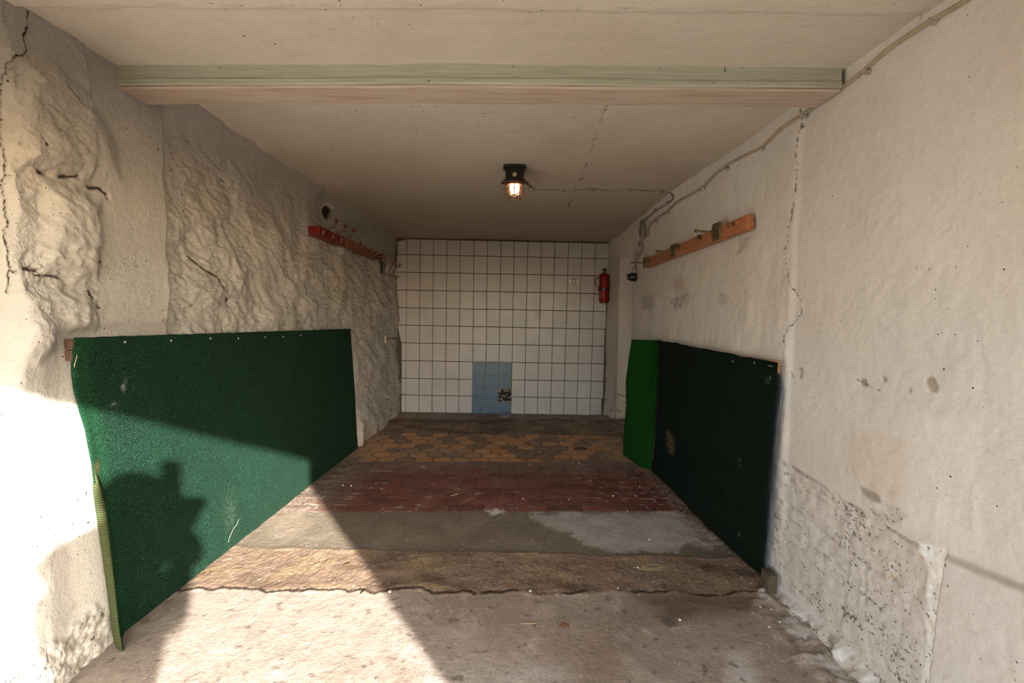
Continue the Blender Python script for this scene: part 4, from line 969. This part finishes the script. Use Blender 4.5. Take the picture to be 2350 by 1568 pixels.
bm = bmesh.new(); tube(bm, [by_(871.5, 595, -.012), by_(879, 595, -.012)], .003, 6); obj('pin', bm, M_nail, bkt)
wr_ = thing('wire_hook_rack', 'wire hooks with three red grips by the tiled wall, left side', 'hooks', onX(905, 628, -1.6))
bm = bmesh.new(); q = [onX(884, 630, -1.69), onX(910, 636, -1.66)]
yq = 6.25
def wy_(px, py, dy=0): return onY(px, py, yq + dy)
tube(bm, [wy_(878, 628, -.4), wy_(912, 636), wy_(917, 634, -.02)], .004, 8); obj('wire_rail', bm, M_rwire, wr_)
tube_m = mat_simple('steel_wire', (.45, .42, .38), .35, .8, var=.1)
for (f0_, f1_, f2_, dy) in (((888, 627), (888, 616), (895, 608), -.25), ((899, 630), (899, 619), (905, 611), -.12), ((909.5, 634), (909.5, 624), (914, 614), .0)):
    bm = bmesh.new(); tube(bm, spline([wy_(*f0_, dy), wy_(*f1_, dy), wy_(*f2_, dy)], 5), .004, 8); h_ = obj('hook', bm, tube_m, wr_)
    A2 = wy_(*f2_, dy); B2 = wy_(f2_[0] + 6, f2_[1] - 8.5, dy); bm = bmesh.new(); tube(bm, [A2, B2], .0125, 10); obj('grip', bm, M_red, h_)['label'] = 'red grip'
# bolt with a bar low on the left wall
P = onX(884, 778, -1.66); nl = thing('wall_hook', 'short metal bolt with a pale bar sticking out of the left wall', 'hook', P)
bm = bmesh.new(); tube(bm, [onY(882, 778, P[1]), onY(905, 777, P[1] + .02)], .006, 8); tube(bm, [onY(904, 777, P[1] + .02), onY(908, 777, P[1] + .02)], .010, 8); obj('bolt', bm, M_rwire, nl)
bm = bmesh.new(); q0 = onY(882.5, 788, P[1]); q1 = onY(886, 770.5, P[1]); box(bm, (q0[0], P[1] - .012, q0[2]), (q1[0], P[1] + .02, q1[2]), .003); obj('bar', bm, mat_simple('pale_brass_bar', (.45, .40, .30), .5, .3), nl)

# ---------------------------------------------------------------- sticker and fire extinguisher on the tiled wall
YT = YB - .0095
c0 = onY(1317, 647.3, YT); rw = 12.4 * YT / F; rh = 7.9 * YT / F
bm = bmesh.new(); st = thing('oval_sticker', 'white oval sticker with a black letter D on the tiled wall', 'sticker', c0)
def oval(a_, b_, y0, y1):
    bm = bmesh.new(); f_ = []; bk_ = []
    for t in np.linspace(0, 2 * math.pi, 49)[:-1]:
        f_.append(bm.verts.new((c0[0] + a_ * math.cos(t), y0, c0[2] + b_ * math.sin(t)))); bk_.append(bm.verts.new((c0[0] + a_ * math.cos(t), y1, c0[2] + b_ * math.sin(t))))
    bm.faces.new(f_); bm.faces.new(bk_[::-1])
    for i in range(48): bm.faces.new((f_[i], f_[(i + 1) % 48], bk_[(i + 1) % 48], bk_[i]))
    return bm
M_ink = mat_simple('black_ink', (.012, .012, .012), .6, var=.1)
M_paper = mat_simple('white_sticker_film', (.60, .575, .555), .4, var=.03)
obj('sticker_border', oval(rw, rh, YT, YT + .0012), mat_simple('grey_sticker_border', (.16, .15, .14), .5, var=.1), st, None)
obj('sticker_face', oval(rw - .0035, rh - .0035, YT - .0004, YT + .001), M_paper, st, None)
def dletter(cx, cz, w, h, t, y0):
    bm = bmesh.new(); r = w * .36
    def outl(x0, x1, z0, z1, rad):
        pts = [(x0, z0), (x0, z1)]
        for a_ in np.linspace(math.pi / 2, 0, 7): pts.append((x1 - rad + rad * math.cos(a_), z1 - rad + rad * math.sin(a_)))
        for a_ in np.linspace(0, -math.pi / 2, 7): pts.append((x1 - rad + rad * math.cos(a_), z0 + rad + rad * math.sin(a_)))
        return pts
    O = outl(cx - w / 2, cx + w / 2, cz - h / 2, cz + h / 2, r); I_ = outl(cx - w / 2 + t, cx + w / 2 - t, cz - h / 2 + t, cz + h / 2 - t, max(r - t, .002))
    vo = [bm.verts.new((x, y0, z)) for x, z in O]; vi = [bm.verts.new((x, y0, z)) for x, z in I_]
    n = len(O)
    for i in range(n): bm.faces.new((vo[i], vo[(i + 1) % n], vi[(i + 1) % n], vi[i]))
    bmesh.ops.recalc_face_normals(bm, faces=bm.faces)
    g = bmesh.ops.extrude_face_region(bm, geom=list(bm.faces)); bmesh.ops.translate(bm, verts=[x for x in g['geom'] if isinstance(x, bmesh.types.BMVert)], vec=(0, .0008, 0))
    return bm
cD = onY(1317.8, 646.5, YT)
obj('letter', dletter(cD[0], cD[2], 8.6 * YT / F, 11.6 * YT / F, .0092, YT - .0012), M_ink, st, None)['label'] = 'black letter D'
cT = onY(1317, 655.3, YT); bm = bmesh.new()
for i in range(7): box(bm, (cT[0] - .022 + i * .0066, YT - .0006, cT[2] - .0016), (cT[0] - .022 + i * .0066 + .004, YT + .001, cT[2] + .0016))
obj('small_print', bm, mat_simple('faded_print', (.22, .20, .19), .6, var=.1), st, None)

EY = YB - .095
def ep(px, py, dy=0): return onY(px, py, EY + dy)
e0 = ep(1387.2, 627.5); e1 = ep(1385.8, 695); er = 10.9 * EY / F; eh = e0[2] - e1[2]
fe = thing('fire_extinguisher', 'red fire extinguisher hanging at the right edge of the tiled wall', 'fire extinguisher', (e1[0], EY, e1[2]))
tilt = math.atan2(e0[0] - e1[0], eh)
Mx = Matrix.Translation((e1[0], EY, e1[2])) @ Matrix.Rotation(tilt, 4, 'Y')
M_ext_red = mat_simple('red_extinguisher_paint', (.20, .005, .004), .45, var=.08, spec=.25)
bm = bmesh.new(); lathe(bm, [(0, .012), (er * .72, .0), (er * .93, .003), (er, .014), (er, eh - .045), (er * .93, eh - .024), (er * .72, eh - .008), (er * .35, eh), (0, eh)], Mx, 36); obj('cylinder', bm, M_ext_red, fe)
bm = bmesh.new(); lathe(bm, [(0, eh - .004), (.018, eh - .004), (.018, eh + .022), (.012, eh + .028), (.010, eh + .05), (0, eh + .05)], Mx, 18); obj('valve', bm, M_black, fe)
bm = bmesh.new(); lathe(bm, [(0, eh + .046), (.022, eh + .048), (.033, eh + .052), (.033, eh + .060), (.02, eh + .064), (0, eh + .064)], Mx, 20); obj('knob', bm, M_black, fe)
bm = bmesh.new(); tube(bm, spline([ep(1377.5, 637.5, -.01), ep(1370, 637.7, -.012), ep(1366.6, 641, -.012), ep(1366.9, 654, -.012), ep(1370, 658, -.012), ep(1377, 659.3, -.01)], 6), .0058, 10); obj('handle', bm, M_ext_red, fe)
bm = bmesh.new(); z_ = ep(1386, 664.2)[2] - e1[2]
lathe(bm, [(er + .001, z_ - .013), (er + .003, z_ - .013), (er + .003, z_ + .013), (er + .001, z_ + .013)], Mx @ Matrix.Rotation(-.07, 4, 'Y') @ Matrix.Translation((z_ * .07, 0, 0)), 36); obj('strap', bm, M_black, fe)['label'] = 'black strap'
bm = bmesh.new(); q = ep(1373.4, 665, -.02); box(bm, tuple(q - (.010, .012, .018)), tuple(q + (.012, .012, .018)), .004); obj('buckle', bm, M_black, fe)
# paper label: curved strip on the cylinder
bm = bmesh.new(); zt = ep(1380, 669)[2] - e1[2]; zb_ = ep(1380, 686.5)[2] - e1[2]; rr_ = er + .0009
def lab(t0, t1, z0, z1, r_):
    g = []
    for t in np.linspace(t0, t1, 9): g.append([bm.verts.new(Mx @ Vector((r_ * math.cos(t), r_ * math.sin(t), z))) for z in (z0, z1)])
    for A, B in zip(g[:-1], g[1:]): bm.faces.new((A[0], B[0], B[1], A[1]))
t0, t1 = math.pi * 1.06, math.pi * 1.42
lab(t0, t1, zb_, zb_ + .004, rr_); lab(t0, t1, zt - .004, zt, rr_); lab(t1 - .05, t1, zb_, zt, rr_); lab(t0, t0 + .05, zb_, zt, rr_)
for i in range(6): lab(t0 + .15, t1 - .2 - .07 * (i % 2), zb_ + .014 + i * .0145, zb_ + .019 + i * .0145, rr_)
obj('label_print', bm, mat_simple('pale_red_print', (.50, .12, .09), .5, var=.1), fe)
bm = bmesh.new()
bm.free()
for dx in (-.03, .02):
    bm = bmesh.new(); lathe(bm, [(0, -.012), (.010, -.010), (.012, .004), (0, .008)], Mx @ Matrix.Translation((dx, -.02, 0)), 12); obj('foot', bm, M_black, fe)
bm = bmesh.new(); q0 = ep(1391, 690, .06); q1 = ep(1402, 632, .06); box(bm, (q0[0], EY + .035, q0[2]), (q1[0], YB + .002, q1[2]), .006)  # plain black block between cylinder and tiles
obj('rear_block', bm, M_black, fe)['label'] = 'black block behind the cylinder'

# ---------------------------------------------------------------- small things on the floor
def fz(x, y): return 0.004
def leaf(name, px, py, L, ang, m, label, cat='leaf', curl=.25, wd=.45):
    P = onZ(px, py, .006); n = 10; bm = bmesh.new(); rows_ = []
    for i in range(n + 1):
        t = i / n; w = wd * L * math.sin(math.pi * min(max(t, .02), .98)) ** .8 * .5; z = curl * L * (t - .4) ** 2 + .002
        rows_.append([bm.verts.new(((t - .5) * L, s * w, z + abs(s) * w * .35)) for s in (-1, 0, 1)])
    for A, B in zip(rows_[:-1], rows_[1:]):
        for j in range(2): bm.faces.new((A[j], A[j + 1], B[j + 1], B[j]))
    bm.transform(Matrix.Translation(P) @ Matrix.Rotation(ang, 4, 'Z'))
    o = obj(name, bm, m); md = o.modifiers.new('t', 'SOLIDIFY'); md.thickness = .0012
    return tag(o, label, cat)
M_yel = mat_simple('yellow_dry_leaf', (.55, .40, .14), .7, var=.25); M_brl = mat_simple('brown_dry_leaf', (.20, .10, .05), .8, var=.3)
M_grl = mat_simple('fresh_green_leaf', (.16, .30, .03), .5, var=.2)
leaf('fallen_leaf', 834, 1363, .035, 1.3, M_yel, 'small yellow leaf on the sunlit floor at the shadow edge')
leaf('fallen_leaf', 797, 1297, .045, .4, M_brl, 'curled brown leaf on the rubble strip near the sunlight edge')
leaf('fallen_leaf', 1084, 950, .085, .1, M_grl, 'green leaf sprig below the blue tiles', wd=.3)
leaf('fallen_leaf', 1129, 993, .05, .7, M_grl, 'tiny green leaf on the square floor tiles')
leaf('fallen_leaf', 1298, 1437, .055, 2.4, mat_simple('reddish_dry_leaf', (.26, .12, .07), .8, var=.25), 'reddish dry leaf lying flat on the front concrete', curl=.05)
def straw(pxs, label, m=M_straw, r=.0022, cat='straw', nm='straw'):
    bm = bmesh.new(); tube(bm, spline([onZ(a_, b_, .006) for a_, b_ in pxs], 6), r, 6); return tag(obj(nm, bm, m), label, cat)
straw([(1034, 1139), (1042, 1136), (1051, 1134)], 'short yellow straw on the red bricks', r=.004)
straw([(1060, 1156), (1068, 1150), (1076, 1146)], 'thin pale straw just right of the yellow one on the bricks')
straw([(1196, 1431), (1214, 1432), (1231, 1430)], 'straight pale stalk lying across the front concrete', r=.0016)
straw([(1130, 1482), (1134, 1476), (1138, 1471)], 'little orange straw on the front concrete', r=.0016)
bm = bmesh.new()
for pts_ in ([(1453, 1303), (1480, 1306), (1510, 1305), (1533, 1300)], [(1472, 1302), (1490, 1298), (1510, 1297), (1518, 1301), (1495, 1304), (1475, 1303)], [(1478, 1300), (1495, 1296), (1507, 1293)], [(1460, 1307), (1500, 1309), (1536, 1306)]):
    tube(bm, spline([onZ(a_, b_, .012) for a_, b_ in pts_], 6), .0010, 6)
tag(obj('straw_tangle', bm, M_straw), 'tangle of pale dry stalks on the rubble strip before the dark carpet', 'straw')
bm = bmesh.new(); q = [onZ(1143, 958, .004), onZ(1168, 959, .004), onZ(1174, 951.5, .004), onZ(1147, 951.5, .004)]
hexa(bm, [tuple(p_) for p_ in q] + [(p_[0], p_[1], .016) for p_ in q], .0015)
tag(obj('loose_tile', bm, mat_simple('grey_glazed_tile', (.20, .20, .19), .25, var=.15)), 'loose grey tile lying on the floor below the blue tiles', 'tile')
bm = bmesh.new(); P = onZ(970, 968, .006); ball(bm, P + np.array([0, 0, .008]), .02, (1.4, .9, .55), 12); tag(obj('pebble', bm, mat_simple('dark_pebble', (.05, .045, .04), .8, var=.3)), 'dark pebble on the floor before the white tiles', 'pebble')
# crumbs of white plaster
M_cr = mat_simple('white_plaster_crumb', (.55, .53, .50), .9, var=.1)
cpx = [(1247, 1067), (1305, 1148), (1329, 1064), (1407, 1139), (1468, 1118), (1201, 1146), (1220, 1091), (1560, 1424), (895, 1360), (1490, 1240), (1216, 1358), (1418, 1352), (806, 1116), (787, 1115), (1440, 1174), (1464, 1304), (1770, 1400), (1745, 1395), (1790, 1430), (1765, 1440)]
for i, (a_, b_) in enumerate(cpx):
    P = onZ(a_, b_, .004); bm = bmesh.new(); g = bmesh.ops.create_icosphere(bm, subdivisions=2, radius=.005 + .004 * rng.rand())
    for v_ in bm.verts: v_.co *= 1 + .5 * mnoise.noise(v_.co * 90 + Vector((i * 3.1, 0, 0))); v_.co.z *= .7
    bm.transform(Matrix.Translation(P + np.array([0, 0, .004])))
    tag(obj('plaster_crumb', bm, M_cr), 'small white plaster crumb lying loose on the floor', 'crumb', 'white plaster crumbs on the floor')

# ---------------------------------------------------------------- the photographer in the open doorway (seen by the shadow)
k_ = .30; off = np.array([.712, -1, .432]) * k_
ep_ = np.array([.8146, .5800, 0]); ed = np.array([.5800, -.8146, 0])      # right as seen from the sun; towards the sun
def B(p, d, q): return Vector(ep_ * p + ed * d + np.array([0, 0, q + .352 * d]) * 1.0 + off)
def skin(name, chains, m, parent, lvl=1):
    """chains: list of [(point, radius)...]; the first point of later chains may repeat an earlier one to join there"""
    me = bpy.data.meshes.new(name); verts = []; edges = []; rad = []
    def vid(p, r):
        for i, q in enumerate(verts):
            if (q - p).length < 1e-5: return i
        verts.append(p.copy()); rad.append(r); return len(verts) - 1
    for ch in chains:
        ids = [vid(p, r) for p, r in ch]; edges += list(zip(ids[:-1], ids[1:]))
    base = Vector(parent['_base'])
    me.from_pydata([v_ - base for v_ in verts], edges, []); o = bpy.data.objects.new(name, me); COL.objects.link(o); o.parent = parent
    me.materials.append(m)
    o.modifiers.new('skin', 'SKIN')
    for i, sv in enumerate(me.skin_vertices[0].data): sv.radius = (rad[i], rad[i]); sv.use_root = (i == 0)
    sb = o.modifiers.new('sub', 'SUBSURF'); sb.levels = lvl; sb.render_levels = lvl
    return o
per = thing('person', 'person in dark clothes standing in the doorway holding up a camera, casting the shadow', 'person', (.12, -.35, .0))
M_cloth = mat_simple('dark_jacket_cloth', (.05, .055, .07), .9, var=.2); M_skin = mat_simple('skin', (.55, .35, .26), .6, var=.08); M_hair = mat_simple('brown_hair', (.06, .04, .025), .8, var=.3)
hip = B(-.30, .0, .86)
fx = lambda p, d, z: Vector((ep_ * p + ed * d + off)[:2].tolist() + [z])
pel = hip; ch1 = B(-.30, .0, 1.08); ch2 = B(-.29, .0, 1.27); nk = B(-.24, -.02, 1.43); hd0 = B(-.215, -.03, 1.49); hd1 = B(-.205, -.03, 1.565)
shL = B(-.44, .03, 1.30); shR = B(-.12, -.01, 1.40); 
elL = B(-.26, -.28, 1.10); wrL = B(-.07, -.26, 1.30); elR = B(-.012, -.02, 1.13); wrR = B(-.02, -.16, 1.31)
kL = fx(-.40, -.02, .55); kR = fx(-.22, .04, .55); aL = fx(-.42, .04, .10); aR = fx(-.22, .08, .10); tL = fx(-.36, -.14, .045); tR = fx(-.15, -.10, .045)
body = [[(pel, .17), (ch1, .175), (ch2, .155), (nk, .065), (hd0, .082), (hd1, .085)],
        [(ch2, .155), (shL, .085), (elL, .06), (wrL, .040)], [(ch2, .155), (shR, .115), (elR, .070), (wrR, .052)],
        [(pel, .17), (B(-.38, 0, .76), .10), (kL, .065), (aL, .045), (tL, .04)], [(pel, .17), (B(-.22, 0, .76), .10), (kR, .065), (aR, .045), (tR, .04)],
        [(ch1, .175), (B(-.10, -.04, 1.12), .10)], [(ch1, .175), (B(-.005, -.02, 1.025), .10)], [(ch2, .155), (B(-.40, .05, 1.18), .10)], [(ch1, .175), (B(-.44, .02, 1.12), .105), (B(-.43, .0, .95), .11)]]
skin('body', body, M_cloth, per, 2)
hair_c = B(-.215, -.01, 1.545); bm = bmesh.new(); ball(bm, hair_c, .11, (1.0, 1.0, 1.0), 20); obj('hair', bm, M_hair, per)
hand_dir = (B(.03, -.20, 1.42) - wrR).normalized()
for w_, sgn in ((wrR, 1), (wrL, -1)):
    palm = w_ + Vector((0, .02, .06)); ch = [[(w_, .03), (palm, .034)]]
    for i in range(4):
        base_ = palm + Vector((-.024 + i * .016, .008, .018)); L = (.052, .060, .056, .044)[i]
        ch.append([(palm, .034), (base_, .0095), (base_ + Vector((0, .014, L * .5)), .009), (base_ + Vector((-.01 * sgn, .036, L * .62)), .0075)])
    th = palm + Vector((-.034 * sgn, .004, -.006)); ch.append([(palm, .034), (th, .011), (th + Vector((-.016 * sgn, .022, .024)), .009), (th + Vector((-.012 * sgn, .040, .040)), .0075)])
    skin('hand', ch, M_skin, per, 1)
cam_t = thing('photo_camera', 'black camera with a flash on top held up by the person', 'camera', B(-.02, -.20, 1.44))
bm = bmesh.new(); g = bmesh.new(); box(g, (-.068, -.035, -.05), (.068, .035, .05), .012); box(g, (-.030, -.03, .045), (.030, .03, .075), .008)
cc_ = B(-.035, -.19, 1.425); g.transform(Matrix.Translation(cc_)); obj('camera_body', g, M_black, cam_t); bm.free()
bm = bmesh.new(); lathe(bm, [(0, 0), (.038, 0), (.040, .06), (.042, .085), (.036, .085), (0, .07)], Matrix.Translation(cc_ + Vector((0, .03, 0))) @ Matrix.Rotation(-math.pi / 2, 4, 'X'), 24); obj('lens', bm, M_black, cam_t)
bm = bmesh.new(); fl0 = B(-.083, -.19, 1.48); fl1 = B(-.080, -.19, 1.665)
box(bm, tuple(fl0 - Vector((.034, .03, .02))), tuple(Vector((fl0.x, fl0.y, fl1.z)) + Vector((.034, .03, .028))), .012); obj('flash', bm, M_black, cam_t)

# ================================================================== LIGHT AND CAMERA
s_dir = Vector((-.712, 1, -.432))
ld = bpy.data.lights.new('sun', 'SUN'); ld.energy = 22; ld.angle = math.radians(.9); ld.color = (1, .94, .86)
so = bpy.data.objects.new('sun', ld); COL.objects.link(so); so.rotation_euler = s_dir.to_track_quat('-Z', 'Y').to_euler(); so.location = (6, -9, 6)
w = bpy.data.worlds.new('sky'); bpy.context.scene.world = w; w.use_nodes = True; t = w.node_tree; bg = t.nodes['Background']
sk_ = t.nodes.new('ShaderNodeTexSky'); sk_.sky_type = 'NISHITA'; sk_.sun_disc = False; sk_.sun_elevation = math.radians(19.4); sk_.sun_rotation = math.radians(144.5)
hs = t.nodes.new('ShaderNodeHueSaturation'); hs.inputs['Saturation'].default_value = .8; t.links.new(sk_.outputs[0], hs.inputs['Color']); t.links.new(hs.outputs[0], bg.inputs['Color'])
bg.inputs['Strength'].default_value = SKY if 'SKY' in globals() else .88
cd_ = bpy.data.cameras.new('camera'); cd_.sensor_width = 36; cd_.lens = F / W * 36; cd_.clip_start = .02
co = bpy.data.objects.new('camera', cd_); COL.objects.link(co)
Mc = Matrix([list(R[i]) + [C0[i]] for i in range(3)] + [[0, 0, 0, 1]]); co.matrix_world = Mc
sc = bpy.context.scene; sc.camera = co
sc.view_settings.view_transform = 'Standard'; sc.view_settings.look = 'None'; sc.view_settings.exposure = 0.23; sc.view_settings.gamma = 1
try: sc.view_settings.use_curve_mapping = False
except Exception: pass
sc.cycles.adaptive_threshold = .1; sc.cycles.max_bounces = 7; sc.cycles.diffuse_bounces = 4; sc.cycles.caustics_reflective = False; sc.cycles.caustics_refractive = False
for o in bpy.data.objects:
    if '_base' in o: del o['_base']
